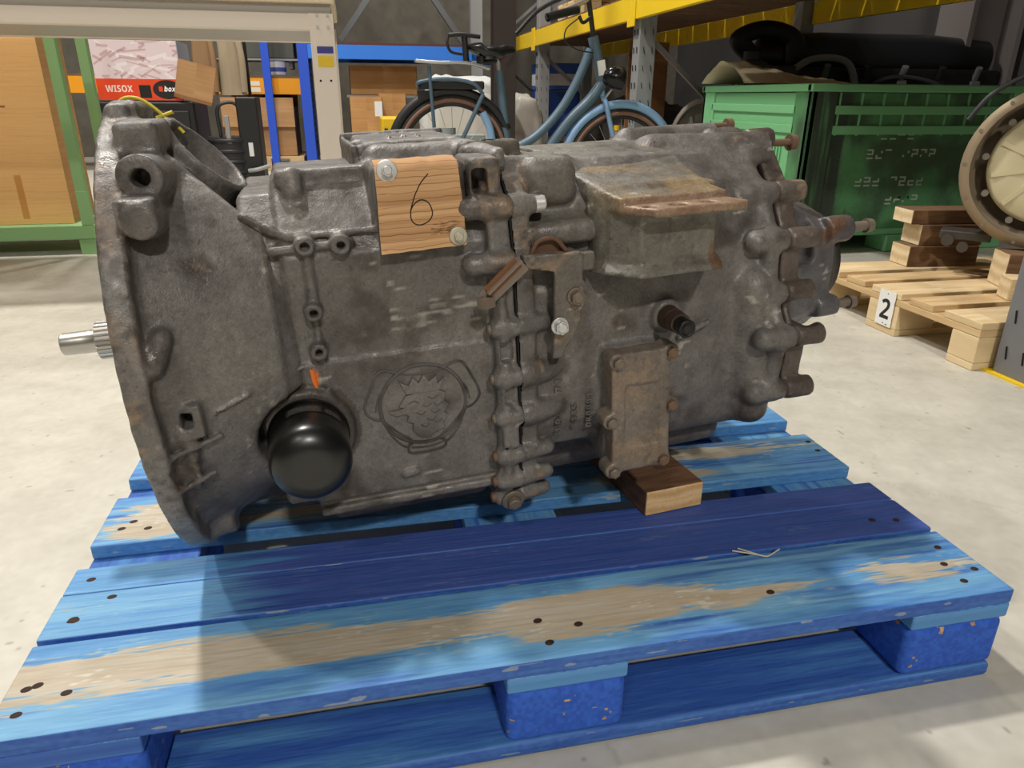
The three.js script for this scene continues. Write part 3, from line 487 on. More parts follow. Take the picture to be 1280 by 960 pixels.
// --- top cover
{ const c = new Cast();
  c.add(S.box(.268, .43, .190, .206, -.17, .075, .006), 0).add(S.box(.28, .42, .196, .228, -.155, .02, .012), .008).add(S.cap([.30, .204, .045], [.40, .204, .06], .022), .012).add(S.cap([.283, .212, -.03], [.283, .22, -.03], .010), .003).add(S.cap([.283, .212, .02], [.283, .216, .02], .010), .003);
  c.add(S.box(.268, .425, .21, .232, -.165, -.150, .004), .004).add(S.box(.268, .276, .2, .226, -.165, .05, .003), .003);
  c.add(S.box(.395, .43, .19, .222, -.12, .12, .008), .008).add(S.cap([.41, .21, .05], [.43, .205, .15], .016), .008);
  for (const x of [.325, .345, .365]) for (const z of [-.04, -.02]) c.add(S.cap([x, .228, z], [x, .23, z + .008], .003), .002);
  const g = c.mesh([.26, .436, .18, .24, -.18, .175], .003);
  gp('top_cover', paint(g, { seed: 18, grime: -.2 }), mCast);
}
// --- cardboard cover marked 6
{ const t = canvasTex(512, 512, (g, w, h) => { const r = mulberry(9); g.fillStyle = '#c49a6e'; g.fillRect(0, 0, w, h);
    for (let y = 0; y < h; y++) { const n = fbm(y / 22, 3, 1, 3); g.fillStyle = n > 0 ? `rgba(226,182,132,${n * .5})` : `rgba(120,78,42,${-n * .5})`; g.fillRect(0, y, w, 1); }
    for (let i = 0; i < 13; i++) { const y = 20 + i * 39 + r() * 8; g.strokeStyle = `rgba(96,60,32,${.25 + r() * .35})`; g.lineWidth = 2 + r() * 4; g.beginPath(); g.moveTo(r() * 60, y); for (let x = 0; x <= w; x += 32) g.lineTo(x, y + noise(x / 60, i, 4) * 5); g.stroke(); }
    g.fillStyle = 'rgba(74,44,22,.45)'; for (let i = 0; i < 60; i++) g.fillRect(300 + r() * 150, 360 + r() * 70, 14 + r() * 30, 2 + r() * 3);
    g.strokeStyle = '#241814'; g.lineWidth = 7; g.lineCap = 'round'; g.beginPath(); g.moveTo(318, 88); g.bezierCurveTo(296, 108, 270, 124, 250, 160); g.bezierCurveTo(226, 205, 200, 250, 192, 290); g.bezierCurveTo(182, 350, 214, 372, 250, 370); g.bezierCurveTo(300, 364, 330, 330, 322, 290); g.bezierCurveTo(312, 240, 282, 226, 252, 230); g.bezierCurveTo(225, 236, 200, 262, 192, 290); g.stroke(); });
  const A = [.282, .216, .172], Bp = [.376, .216, .172], Cc = [.375, .119, .196], D = [.276, .118, .196], N = 24, g = new THREE.PlaneGeometry(1, 1, N, N), p = g.attributes.position;
  for (let i = 0; i < p.count; i++) { const u = p.getX(i) + .5, v = .5 - p.getY(i); let q = [0, 1, 2].map(k => mix(mix(A[k], Bp[k], u), mix(D[k], Cc[k], u), v)); q[2] += .006 + .0016 * noise(v * 13, u * 2, 5) + .0012 * noise(u * 6, v * 5, 2); if (v < .05) { q[2] -= (.05 - v) * .5; } q[0] += .0008 * noise(v * 9, 7, u > .5 ? 1 : 2) * (Math.abs(u - .5) > .45 ? 1 : 0); q[1] += .0009 * noise(u * 9, 1, v > .5 ? 3 : 4) * (Math.abs(v - .5) > .45 ? 1 : 0); p.setXYZ(i, ...q); }
  g.computeVertexNormals();
  const back = g.clone(); back.translate(0, -.0006, -.0035); const ix = back.index.array; for (let i = 0; i < ix.length; i += 3) { const k = ix[i]; ix[i] = ix[i + 1]; ix[i + 1] = k; }
  const rim = []; for (let i = 0; i <= N; i++) rim.push(i); for (let j = 1; j <= N; j++) rim.push(j * (N + 1) + N); for (let i = N - 1; i >= 0; i--) rim.push(N * (N + 1) + i); for (let j = N - 1; j >= 0; j--) rim.push(j * (N + 1));
  const rp = [], ri = [], ru = []; rim.forEach((k, i) => { const q = back.attributes.position; rp.push(p.getX(k), p.getY(k), p.getZ(k), q.getX(k), q.getY(k), q.getZ(k)); ru.push(.05, .05, .05, .06); if (i) { const a = (i - 1) * 2; ri.push(a, a + 2, a + 1, a + 1, a + 2, a + 3); } });
  const rg = new THREE.BufferGeometry(); rg.setAttribute('position', new THREE.Float32BufferAttribute(rp, 3)); rg.setAttribute('uv', new THREE.Float32BufferAttribute(ru, 2)); rg.setIndex(ri); rg.computeVertexNormals();
  back.computeVertexNormals();
  const card = gp('cardboard_cover', [g, back, rg], mat(0xffffff, .9, 0, { map: t, side: THREE.DoubleSide })); card.userData.label = 'corrugated cardboard square marked 6 bolted over an opening';
  gp('bolt', hexBolt([.294, .206, .1805], [0, .12, .97], .0068, .006, 1.75), mZinc, card); gp('bolt', hexBolt([.366, .130, .2005], [0, .12, .97], .0062, .005, 1.7), mat(0xc0bba8, .5, .4), card);
}
// --- cover plate low on the rear case
{ const plate = S.box(.545, .628, -.200, -.030, .212, .2405, .003), PLB = [[.551, -.040], [.625, -.036], [.543, -.122], [.628, -.110], [.547, -.196], [.619, -.190]];
  const c = new Cast(), dirt = { seed: 21, base: lin(140, 130, 120), dark: lin(112, 103, 95), tan: () => .12, grime: -.1 };
  const m2 = (x, y, z) => x + (y + .116) * .02;
  c.add((x, y, z) => plate(m2(x, y, z), y, z), 0);
  for (const [x, y] of PLB) c.add(S.cyl([x, y, .214], [x, y, .242], .0115, .002), .003);
  c.cut(S.box(.562, .612, -.165, -.075, .2375, .26, .003), .002);
  const g = c.mesh([.528, .645, -.222, -.015, .205, .256], .0024); const o = gp('cover_plate', paint(g, dirt), mCast);
  PLB.forEach(([x, y], i) => gp('bolt', hexBolt([x, y, .241], [0, 0, 1], .0078, .007), i % 2 ? mRustBolt : mDirtyBolt, o));
}
// --- sensor, brackets, seam bolts, lettering
{ const s = gp('speed_sensor', [rod([.637, 0, .2], [.636, .001, .225], .0165, .015), rod([.636, .001, .222], [.634, .002, .234], .0125), rod([.634, .002, .232], [.632, .003, .250], .0145, .0135)], mat(0x4a3a30, .6, .3));
  gp('connector', [rod([.632, .003, .249], [.628, .004, .272], .0105), new THREE.TorusGeometry(.0095, .0022, 8, 20).translate(.628, .004, .272)], mBlackP, s);
  gp('terminal', rod([.6285, .004, .271], [.628, .004, .2735], .005), mat(0x2c2a28, .5, .4), s); }
for (const [i, [x, y, z, hd]] of [[.4045, .014, .205, 1], [.4045, -.052, .206, 1], [.4045, -.107, .205, 1], [.4035, -.164, .202, 1], [.403, -.205, .195, 1], [.403, -.238, .181, 1]].entries()) gp('joint_bolt', [hexBolt([x - .004, y, z], [-1, 0, 0], .0078, .007), rod([x - .006, y, z], [x + .01, y, z], .006)], i < 3 ? mDirtyBolt : mRustBolt);
gp('drain_plug', hexBolt([.418, -.238, .196], [0, -.2, 1], .010, .006, 1.6), mDirtyBolt);
gp('joint_bolt', hexBolt([.463, .157, .19], [1, 0, 0], .011, .011), mZinc).userData.label = 'clean zinc bolt'; gp('joint_bolt', hexBolt([.463, .199, .155], [1, 0, 0], .009, .011), mZinc);
// folded steel bracket across the joint
{ const c = new Cast(); const pl = [[.436, .1055], [.509, .099], [.514, .040], [.500, .000], [.481, -.028], [.470, -.028], [.473, .010], [.474, .082], [.438, .088]];
  const f = S.prismX(pl, 0, 1, .0015); c.add((x, y, z) => { const q = f(.5, x, y), b = Math.abs(z - .222) - .004; return Math.max(q, b); }, 0);
  c.add(S.box(.436, .509, .0965, .1025, .19, .226, .0015), .002).add(S.box(.503, .527, .078, .1005, .205, .224, .003), .002);
  const g = c.mesh([.43, .535, -.035, .115, .185, .232], .0024);
  const o = gp('pipe_bracket', paint(g, { seed: 24, tan: () => .02, base: lin(118, 112, 104) }), mCast);
  gp('bolt', hexBolt([.500, .049, .226], [0, 0, 1], .0085, .008, 1.3), mDirtyBolt, o); gp('bolt', hexBolt([.479, .014, .226], [0, 0, 1], .0085, .008, 1.3), mZinc, o);
  const arm = [bar([.388, .058, .224], [.436, .096, .224], .004, .020), bar([.390, .066, .229], [.432, .101, .229], .012, .003), bar([.384, .055, .222], [.392, .055, .234], .016, .012)];
  gp('clip_arm', arm, mat(0x85776a, .6, .35), o); gp('rust_strip', bar([.391, .0665, .2265], [.429, .098, .2265], .003, .014), mat(0x80583c, .85, .2), o); gp('hose_clip', [tube([[.449, .103, .215], [.458, .117, .215], [.478, .119, .215], [.493, .103, .215]], .003, 20, 6), box2(.452, .49, .1025, .116, .206, .209)], mat(0x6e5342, .8, .3), o); }
// raised casting numbers (read upward along the case)
const font = await new FontLoader().loadAsync('fonts/droid/droid_sans_bold.typeface.json');
{ const l = []; for (const [txt, x, y, s, sp] of [['1945071', .4905, -.145, .0105, .0118], ['4185', .512, -.142, .009, .0094], ['DK0001', .5325, -.146, .0085, .0092]]) [...txt].forEach((ch, i) => { const g = new TextGeometry(ch, { font, size: s, depth: .0022, curveSegments: 3 }); g.rotateZ(Math.PI / 2).translate(x, y + i * sp, .2002 - Math.max(0, -(y + i * sp) - .09) * .06); l.push(g); });
  const o = gp('casting_number', l, mCast); paint(o.geometry, { seed: 7 }); }
gp('paint_mark', extr([[-.002, .013], [.0015, .011], [.003, 0], [.0045, -.012], [.002, -.013], [-.001, -.004]], .0006).translate(.1805, -.024, .1905), mat(0xe8782a, .6)).userData.label = 'orange paint mark';
// yellow cable tie looped through the bell
{ const q = gearbox.localToWorld(new THREE.Vector3(.03, GY + .288, -.02)), z = q.z; const pt = (u, v) => { const p = at(u, v, 'z', z); return [p.x, p.y, z]; };
  const t = mesh('cable_tie', [tube([pt(147, 138), pt(148, 129), pt(156, 122.5), pt(172, 123), pt(190, 133), pt(206, 146), pt(222, 158), pt(230, 166)], .0022, 40, 6), tube([pt(196, 147.5), pt(205, 144), pt(216, 140)], .0026, 10, 6)], mat(0xd8c83a, .45));
  tag(t, 'yellow plastic cable tie looped over the top of the gearbox bell', 'cable tie'); }
// ---------------------------------------------------------------- background
const cardTex = (seed, a = [198, 152, 98], b = [180, 132, 80], draw) => dataTex(256, 256, (u, v) => { const n = fbm(u * 4, v * 4, seed, 4), f = noise(u * 3, v * 128, seed + 2); const c = mix3(a, b, clamp(.5 + n)); const k = f * 6; let q = [c[0] + k, c[1] + k, c[2] + k]; return draw ? draw(u, v, q, n) : q; });
const cardM = [cardTex(1), cardTex(2, [176, 138, 96], [160, 120, 80]), cardTex(3, [150, 108, 70], [128, 90, 58])].map(t => mat(0xffffff, .88, 0, { map: t }));
// carton: body panels with a slit top made of four flaps and a strip of tape
function carton(name, label, [x0, x1, y0, y1, z0, z1], m, turn = 0, group, open = false) {
  const cx = (x0 + x1) / 2, cz = (z0 + z1) / 2, w = x1 - x0, h = y1 - y0, d = z1 - z0, t = thing(name, label, 'carton', [cx, y0, cz], turn, group), k = .005;
  mesh('body', [box2(-w / 2, w / 2, 0, h, d / 2 - k, d / 2), box2(-w / 2, w / 2, 0, h, -d / 2, -d / 2 + k), box2(-w / 2, -w / 2 + k, 0, h, -d / 2, d / 2), box2(w / 2 - k, w / 2, 0, h, -d / 2, d / 2), box2(-w / 2, w / 2, 0, k, -d / 2, d / 2)], m, t);
  if (!open) { for (const s of [-1, 1]) mesh('flap', box2(-w / 2, w / 2, h, h + k, s < 0 ? -d / 2 : .002, s < 0 ? -.002 : d / 2), m, t); mesh('tape', [box2(-w / 2 - .001, w / 2 + .001, h + k, h + k + .001, -.025, .025), box2(-w / 2 - .0015, -w / 2, h - .08, h + k, -.025, .025)], mat(0xa87a44, .4), t); }
  else { const f = mesh('flap', box(w, .004, d * .45, 0, 0, 0), m, t); f.position.set(0, h + .06, -d / 2 - d * .1); f.rotation.x = 1.1; const e = mesh('flap', box(w, .004, d * .4), m, t); e.position.set(0, h - .05, d / 2 + .02); e.rotation.x = 1.45; }
  return t;
}
const woodT = [grainTex([206, 178, 134], [228, 206, 164], 31, 3, 26), grainTex([190, 158, 112], [216, 188, 142], 32, 3, 30), grainTex([98, 72, 50], [130, 100, 72], 33, 3, 30)], woodM = woodT.map(t => mat(0xffffff, .8, 0, { map: t }));
function woodPallet(label, x0, z1, m = woodM, group, L = 1.2, W = .8) {       // boards along x, near-left corner at (x0, z1)
  const t = thing('wooden_pallet', label, 'pallet', [x0, 0, z1], 0, group);
  const rows = [[0, .145], [-.19, .1], [-.3275, .145], [-.51, .1], [-.655, .145]];
  rows.forEach(([z, w], i) => mesh('deck_board', boxUV(box2(0, L, .122, .144, z - w, z, .003), 2, i * .31, i * .2), m[i % 2], t));
  for (const x of [0, (L - .145) / 2, L - .145]) { mesh('stringer_board', box2(x, x + .145, .1, .122, -W, 0, .003), m[1], t); for (const [z, d] of [[0, .1], [-.3275, .145], [-.7, .1]]) mesh('pallet_block', box2(x, x + .145, .022, .1, z - d, z, .003), m[(x > .4) + 0], t); }
  for (const [z, d] of [[0, .1], [-.3275, .145], [-.7, .1]]) mesh('bottom_board', box2(0, L, 0, .022, z - d, z, .003), m[0], t);
  return t;
}
// --- pallet marked 2 with timbers and a clutch housing
const P2 = woodPallet('pale wooden pallet with a white card marked 2 on its block', 2.115, -1.02);
{ const t = canvasTex(128, 192, (g, w, h) => { g.fillStyle = '#e9e9e6'; g.fillRect(0, 0, w, h); g.fillStyle = '#17171a'; g.font = 'bold 150px sans-serif'; g.textAlign = 'center'; g.textBaseline = 'middle'; g.fillText('2', w / 2, h / 2 + 6); g.fillRect(62, 14, 8, 6); g.fillRect(62, 176, 8, 6); g.fillRect(84, 180, 18, 4); });
  const g = new THREE.BoxGeometry(.002, .118, .076); const o = mesh('number_card', [g], [mat(0xffffff, .7, 0, { map: t })][0], P2); o.position.set(-.0035, .083, -.385); o.userData.label = 'white card printed with a black 2'; }
const endPale = grainTex([206, 182, 140], [232, 214, 178], 8, 6, 6, 30);
function timber(label, x0, x1, y, h, z0, z1, m = woodM[2], turn = 0) { const t = thing('timber', label, 'timber', [(x0 + x1) / 2, y, (z0 + z1) / 2], turn); const w = x1 - x0, d = z1 - z0; mesh('beam', boxUV(new RoundedBoxGeometry(w, h, d, 1, .003).translate(0, h / 2, 0), 3), m, t); mesh('sawn_end', boxUV(new RoundedBoxGeometry(.003, h - .004, d - .004, 1, .001).translate(-w / 2, h / 2, 0), 5), mat(0xffffff, .8, 0, { map: endPale }), t); return t; }
timber('brown squared timber lying on the pallet marked 2, lowest of the stack', 2.425, 2.70, .144, .078, -1.80, -1.685, woodM[2], -.12);
timber('brown squared timber in the middle of the stack on the numbered pallet', 2.46, 2.71, .2225, .078, -1.805, -1.69, woodM[2], -.12);
timber('thin dark timber on top of the stack on the numbered pallet', 2.42, 2.70, .301, .052, -1.82, -1.70, woodM[2], -.12);
timber('weathered grey-brown wood block beside the clutch housing', 2.52, 2.66, .144, .115, -1.44, -1.32, woodM[2], -.4);
timber('pale wood chock in front of the weathered block on the numbered pallet', 2.40, 2.52, .144, .07, -1.27, -1.19, woodM[0], -.4);
{ const t = thing('clutch_housing', 'round clutch housing with cream ribbed pressure plate on timbers', 'housing', [2.61, .268, -1.38], 0); t.rotation.y = -.80;
  const R = .262, cy = R, mRim = mat(0x9a8a72, .6, .5), mDark = mat(0x857a6c, .65, .3), mCream = mat(0xcfc6a2, .6);
  const ringG = (pts, s = 48) => lathe(pts, s).rotateX(Math.PI / 2).translate(0, cy, 0);
  mesh('bell_rim', ringG([[R - .03, .0], [R, .0], [R, -.03], [R - .01, -.04], [R - .01, -.25], [R - .06, -.26], [R - .05, -.22], [R - .035, -.05], [R - .03, 0]]), mRim, t);
  mesh('bell_inside', ringG([[R - .031, -.005], [R - .045, -.12], [.02, -.14]]), mat(0x8c7f6c, .65, .35, { side: THREE.DoubleSide }), t);
  mesh('pressure_plate', ringG([[.055, -.045], [.075, -.035], [.12, -.03], [.17, -.035], [.185, -.05], [.187, -.09], [0.05, -.09]]), mCream, t);
  for (let i = 0; i < 10; i++) { const a = i / 10 * 2 * Math.PI + .2; mesh('plate_rib', bar([.075 * Math.cos(a), cy + .075 * Math.sin(a), -.0355], [.17 * Math.cos(a), cy + .17 * Math.sin(a), -.034], .012, .014), mCream, t); }
  for (let i = 0; i < 10; i++) { const a = i / 10 * 2 * Math.PI + .5; mesh('plate_bolt', rod([.196 * Math.cos(a), cy + .196 * Math.sin(a), -.07], [.196 * Math.cos(a), cy + .196 * Math.sin(a), -.03], .011), mat(0x9a958a, .4, .7), t); }
  for (let i = 0; i < 14; i++) { const a = i / 14 * 2 * Math.PI; mesh('rim_bolt_hole', rod([.25 * Math.cos(a), cy + .25 * Math.sin(a), -.002], [.25 * Math.cos(a), cy + .25 * Math.sin(a), .0015], .006), mDark, t); }
  const sp = []; for (let i = 0; i < 80; i++) { const a = i / 80 * 2 * Math.PI, r = i % 2 ? .05 : .058; sp.push([r * Math.cos(a), r * Math.sin(a)]); }
  mesh('splined_hub', extr(circ(.062, 40), .04, 0, [sp]).translate(0, cy, -.08), mat(0x3c342e, .55, .5), t);
  mesh('rear_case', [lathe([[.21, -.24], [.2, -.45], [.12, -.5], [0, -.5]], 32).rotateX(Math.PI / 2).translate(0, cy, 0)], mDark, t);
  mesh('pipe', tube([[-.27, cy + .14, -.02], [-.22, cy + .22, -.03], [-.12, cy + .285, -.04], [.02, cy + .31, -.05]], .008, 30, 8), mat(0x3c3c40, .5, .4), t);
  mesh('lifting_lug', [box2(-.08, .03, cy + .262, cy + .315, -.10, -.04, .012)], mRim, t);
  mesh('foot_bracket', [box2(-.28, -.12, .0, .03, -.16, -.05, .004), rod([-.25, .0, -.04], [-.25, .0, -.02], .02), rod([-.2, -.02, -.04], [-.2, -.02, -.02], .018)], mat(0x55504a, .5, .5), t); }
// --- racking whose upright stands at the right; loaded level overhead
function slotTexture(base) { return canvasTex(64, 128, (g, w, h) => { g.fillStyle = base; g.fillRect(0, 0, w, h); }); }
const mGalv = mat(0x9a9c9c, .5, .35), mSlot = mat(0x141414, .9), mAlu = mat(0xc8c4bc, .4, .6), mYel = mat(0xe8c418, .5), mBlueR = mat(0x2250c8, .5), mOrange = mat(0xe89a10, .55);
function upright(parent, x, z, h, m, face, n, pitch = .1, y0 = .06, w = .1, slotW = .008) {    // rolled post with slots on the given faces
  const o = mesh('upright', [box2(x - w / 2, x + w / 2, 0, h, z - w / 2, z + w / 2, .006)], m, parent);
  for (let i = 0; i < n; i++) for (const f of face) { const y = y0 + i * pitch; for (const s of [-1, 1]) {
    const a = f === 'z' ? [x + s * w * .24 + .006, y - .018, z + w / 2] : [x - w / 2, y - .018, z + s * w * .24 + .006], b = f === 'z' ? [x + s * w * .24, y + .018, z + w / 2] : [x - w / 2, y + .018, z + s * w * .24];
    mesh('slot', bar(a, b, f === 'z' ? slotW : .002, f === 'z' ? .002 : slotW), mSlot, o); } }
  return o; }
// --- green plastic pallet box
{ const bx0 = 2.5, bx1 = 3.75, bz0 = -3.72, bz1 = -2.6, hh = .80, k = .03;
  const gt = dataTex(512, 256, (u, v) => { const n = fbm(u * 6, v * 4, 3, 4), f = noise(u * 200, v * 160, 3); let c = mix3([70, 124, 78], [88, 144, 94], clamp(.5 + n)); const q = sstep(.1, .6, fbm(u * 26, v * 2.2, 8, 3) + .9 - Math.abs(u - .10) * 7); c = mix3(c, [44, 50, 44], q * .85); c = mix3(c, [48, 58, 46], sstep(-.1, .5, fbm(u * 9, v * 5, 21, 4) + .12) * .6); return [c[0] + f * 5, c[1] + f * 5, c[2] + f * 5]; });  // oil smears, over a base green darkened to hold the front wall's shade
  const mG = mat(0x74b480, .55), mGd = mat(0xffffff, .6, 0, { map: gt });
  const t = thing('plastic_box', 'large green plastic pallet box with ribbed sides, dark oil smears and shade painted into its front wall', 'pallet box', [bx0, 0, bz1]); const W = bx1 - bx0, D = bz1 - bz0;
  const uvw = (g, sx, sy) => { const uv = g.attributes.uv; for (let i = 0; i < uv.count; i++) uv.setXY(i, uv.getX(i) / sx, uv.getY(i) / sy); return g; };
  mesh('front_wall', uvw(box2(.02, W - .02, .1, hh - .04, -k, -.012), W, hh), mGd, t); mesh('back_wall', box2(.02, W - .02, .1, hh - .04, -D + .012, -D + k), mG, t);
  mesh('side_wall', box2(.012, k, .1, hh - .04, -D + .02, -.02), mG, t); mesh('side_wall', box2(W - k, W - .012, .1, hh - .04, -D + .02, -.02), mG, t);
  mesh('base', box2(0, W, .09, .12, -D, 0, .01), mG, t);
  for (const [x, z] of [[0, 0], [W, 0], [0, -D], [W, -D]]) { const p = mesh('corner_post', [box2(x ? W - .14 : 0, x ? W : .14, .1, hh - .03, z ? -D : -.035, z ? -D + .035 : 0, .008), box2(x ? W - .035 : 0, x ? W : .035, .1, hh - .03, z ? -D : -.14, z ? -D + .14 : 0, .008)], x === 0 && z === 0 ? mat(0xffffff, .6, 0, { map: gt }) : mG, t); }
  mesh('rim', [box2(-.008, W + .008, hh - .035, hh, -.035, .008, .006), box2(-.008, W + .008, hh - .035, hh, -D - .008, -D + .035, .006), box2(-.008, .035, hh - .035, hh, -D, 0, .006), box2(W - .035, W + .008, hh - .035, hh, -D, 0, .006)], mG, t);
  for (const [y, h2] of [[.665, .04], [.575, .04]]) { mesh('rib', box2(0, .014, y, y + h2, -D + .12, -.12, .004), mG, t); mesh('rib', box2(.13, W - .13, y, y + h2, -.014, 0, .004), mG, t); }
  for (let i = 0; i < 9; i++) mesh('vertical_rib', box2(.15 + i * .118, .158 + i * .118, .57, hh - .04, -.016, -.004), mG, t);
  for (const [z0, z1] of [[-.36, -.2], [-.72, -.5], [-.95, -.82]]) for (let i = 0; i < 6; i++) mesh('vent_bar', box2(.004, .012, .44, .53, z0 + i * (z1 - z0) / 6, z0 + i * (z1 - z0) / 6 + .012), mG, t);
  for (const [x, z] of [[0, 0], [W / 2 - .08, 0], [W - .16, 0], [0, -D + .16], [W - .16, -D + .16]]) mesh('foot', box2(x, x + .16, 0, .09, z - .16, z, .01), mG, t);
  // worn white stencil marks
  const q = mulberry(14), marks = [[.38, .545, 'JF.SUM'], [.37, .455, 'RUN UEER'], [.33, .325, 'PPM REXX'], [.52, .235, 'KEPT']];
  const l = []; for (const [x, y, s] of marks) [...s].forEach((ch, i) => { if (ch === ' ') return; const gx = x + i * .05; for (let k = 0; k < 6; k++) { if (q() < .5) continue; const v = k < 3; l.push(box(v ? .034 : .009, v ? .008 : .010, .0012, gx + (v ? 0 : (k === 4 ? -.013 : .013)), y + (v ? .01 + k * .019 : .0195 + (k % 2) * .019), -.0112)); } });
  mesh('worn_stencil', l, mat(0x9fb09a, .85), t).userData.kind = 'stuff'; }
// --- dark engine behind the pallet box, on a stand
{ const t = thing('engine', 'black oily diesel engine standing behind the green box', 'engine', [3.64, 0, -3.965]); t.scale.set(1.4, 1, .5); const mB = mat(0x0d0d0e, .5, .3), mB2 = mat(0x17171a, .4, .2), mS = mat(0x8a8c8e, .4, .7);
  mesh('stand', [box2(-.55, .75, .0, .09, -.35, .35), box2(-.5, -.42, .09, .5, -.3, .3), box2(.6, .68, .09, .5, -.3, .3)], mat(0x2a2a2c, .6, .3), t);
  mesh('engine_block', box2(-.55, .75, .5, .92, -.3, .3, .03), mB, t); mesh('oil_sump', box2(-.5, .6, .34, .5, -.22, .22, .04), mB, t);
  mesh('rocker_cover', [lathe([[0, -.62], [.16, -.6], [.2, -.3], [.2, .3], [.16, .6], [0, .62]], 20).rotateZ(Math.PI / 2).scale(1, .7, 1).translate(.12, .99, 0)], mB2, t);
  for (let i = 0; i < 6; i++) mesh('injector', [rod([-.4 + i * .2, .86, .29], [-.4 + i * .2, .93, .34], .018), box2(-.425 + i * .2, -.375 + i * .2, .80, .85, .29, .33, .006)], i % 2 ? mS : mB2, t);
  mesh('intake_pipe', tube([[-.55, .98, .18], [-.62, 1.07, .2], [-.5, 1.13, .2], [-.36, 1.08, .2], [-.34, .95, .2]], .05, 40, 12), mB2, t);
  mesh('filter_bowl', [rod([-.45, .62, .36], [-.45, .86, .36], .09, .1, 20), rod([-.45, .86, .36], [-.45, .92, .36], .105, .1, 20)], mat(0x3a3c42, .45, .2), t);
  mesh('turbo', [new THREE.TorusGeometry(.075, .035, 10, 24).translate(-.56, .85, .32), rod([-.57, .85, .29], [-.57, 1.0, .29], .035, .04, 18)], mat(0x4c4e52, .45, .5), t);
  mesh('hose', tube([[-.64, .84, .34], [-.6, .77, .4], [-.54, .76, .42], [-.46, .82, .42], [-.3, .96, .4], [-.12, .95, .38], [-.05, .8, .38]], .02, 50, 8), mat(0x8c8c8e, .6), t);
  mesh('cable', tube([[-.05, .74, .36], [.1, .86, .38], [.34, .84, .38], [.5, .74, .36]], .012, 40, 8), mat(0x2c2c30, .5), t); }
{ const g = new THREE.PlaneGeometry(1, 1, 40, 24), p = g.attributes.position; for (let i = 0; i < p.count; i++) { const u = p.getX(i) + .5, v = p.getY(i) + .5, w = noise(u * 7, v * 5, 3) * .02 + noise(u * 20, v * 16, 4) * .008; const prof = Math.sin(v * Math.PI); p.setXYZ(i, 2.50 + u * .62 + (v - .5) * .1, .812 + prof * .12 * (1 - u * .85) + w * prof, -3.50 + .16 * (v - .5) * 2 + u * .1); } g.computeVertexNormals();
  tag(mesh('plastic_sheet', g, mat(0xc4b89c, .35, 0, { side: THREE.DoubleSide })), 'crumpled beige plastic sheet draped on the green box rim', 'plastic sheet'); }
{ const t = thing('bell_casting', 'round grey bell casting standing on the floor beside the green box', 'casting', [2.63, 0, -4.0], -.2); t.scale.set(.62, 1, .5);
  mesh('ring', lathe([[.30, 0], [.33, 0], [.33, -.06], [.29, -.25], [.27, -.25], [.30, 0]], 40).rotateX(Math.PI / 2).translate(0, .40, 0), mat(0x7d766c, .6, .4), t); mesh('disc', lathe([[0, -.08], [.1, -.07], [.12, -.03], [.2, -.05], [.28, -.1]], 32).rotateX(Math.PI / 2).translate(0, .40, 0), mat(0x7d766c, .6, .4), t); for (let i = 0; i < 4; i++) mesh('arm', bar([.05 * Math.cos(i * 1.57 + .4), .40 + .05 * Math.sin(i * 1.57 + .4), -.03], [.24 * Math.cos(i * 1.57 + .4), .40 + .24 * Math.sin(i * 1.57 + .4), -.05], .05, .03), mat(0x77726a, .5, .4), t);
  mesh('foot', box2(-.15, .15, 0, .09, -.2, .0, .01), mat(0x2b2b2b, .7), t); }
// --- right-hand steel column and wall bay
{ const p = at(1190, 60, 'x', 4.45); const c0 = struct('trim_1', [box2(4.42, 4.46, 0, 6, p.z - .15, p.z + .15), box2(4.46, 4.8, 0, 6, p.z - .012, p.z + .012), box2(4.8, 4.84, 0, 6, p.z - .15, p.z + .15)], mat(0x6d6664, .7, .2)); c0.userData.label = 'grey steel I-section column against the dark wall'; }
// --- pallet rack with yellow beams along x = 2.25; its near upright stands by the numbered pallet
{ const t = thing('pallet_rack', 'pallet rack with bright yellow beams and grey slotted uprights', 'rack', [0, 0, 0]); const mUp = mat(0x7c7e82, .5, .3);
  for (const z of [-8.95, -6.86, -4.2, -.945]) { const near = z > -1; upright(t, 2.285 - (near ? .06 : 0), z, 3.4, near ? mUp : mGalv, z > -7 ? ['z', 'x'] : [], near ? 8 : z > -7 ? 12 : 0, .105, .07, .115, near ? .009 : .012); upright(t, 3.4, z, 3.4, mGalv, [], 0); for (const [ya, yb] of [[1.1, .25], [1.45, 2.3]]) mesh('diagonal_brace', bar([2.31, ya, z], [3.34, yb, z], .03, .03), mGalv, t); }
  mesh('foot_plate', box2(2.15, 2.30, 0, .006, -1.02, -.87), mYel, t);
  for (const [za, zb] of [[-8.95, -6.86], [-6.86, -4.2], [-4.2, -.945]]) { mesh('front_beam', box2(2.19, 2.228, 1.19, 1.325, za + .06, zb - .06, .004), mYel, t); mesh('rear_beam', box2(3.42, 3.46, 1.19, 1.325, za + .06, zb - .06, .004), mYel, t); for (const z of [za + .03, zb - .03]) mesh('beam_connector', box2(2.18, 2.192, 1.15, 1.35, z - .03, z + .03, .004), mYel, t); }
  for (let i = 0; i < 27; i++) mesh('deck_plank', box2(2.23, 3.41, 1.326, 1.348, -8.9 + i * .295, -8.9 + i * .295 + .28), woodM[2], t); }
{ const t = woodPallet('raw wooden pallet loaded on the yellow rack level', 2.46, 0, [woodM[0], woodM[1]], undefined, .9, .8); t.position.set(2.3, 1.349, -5.6); }
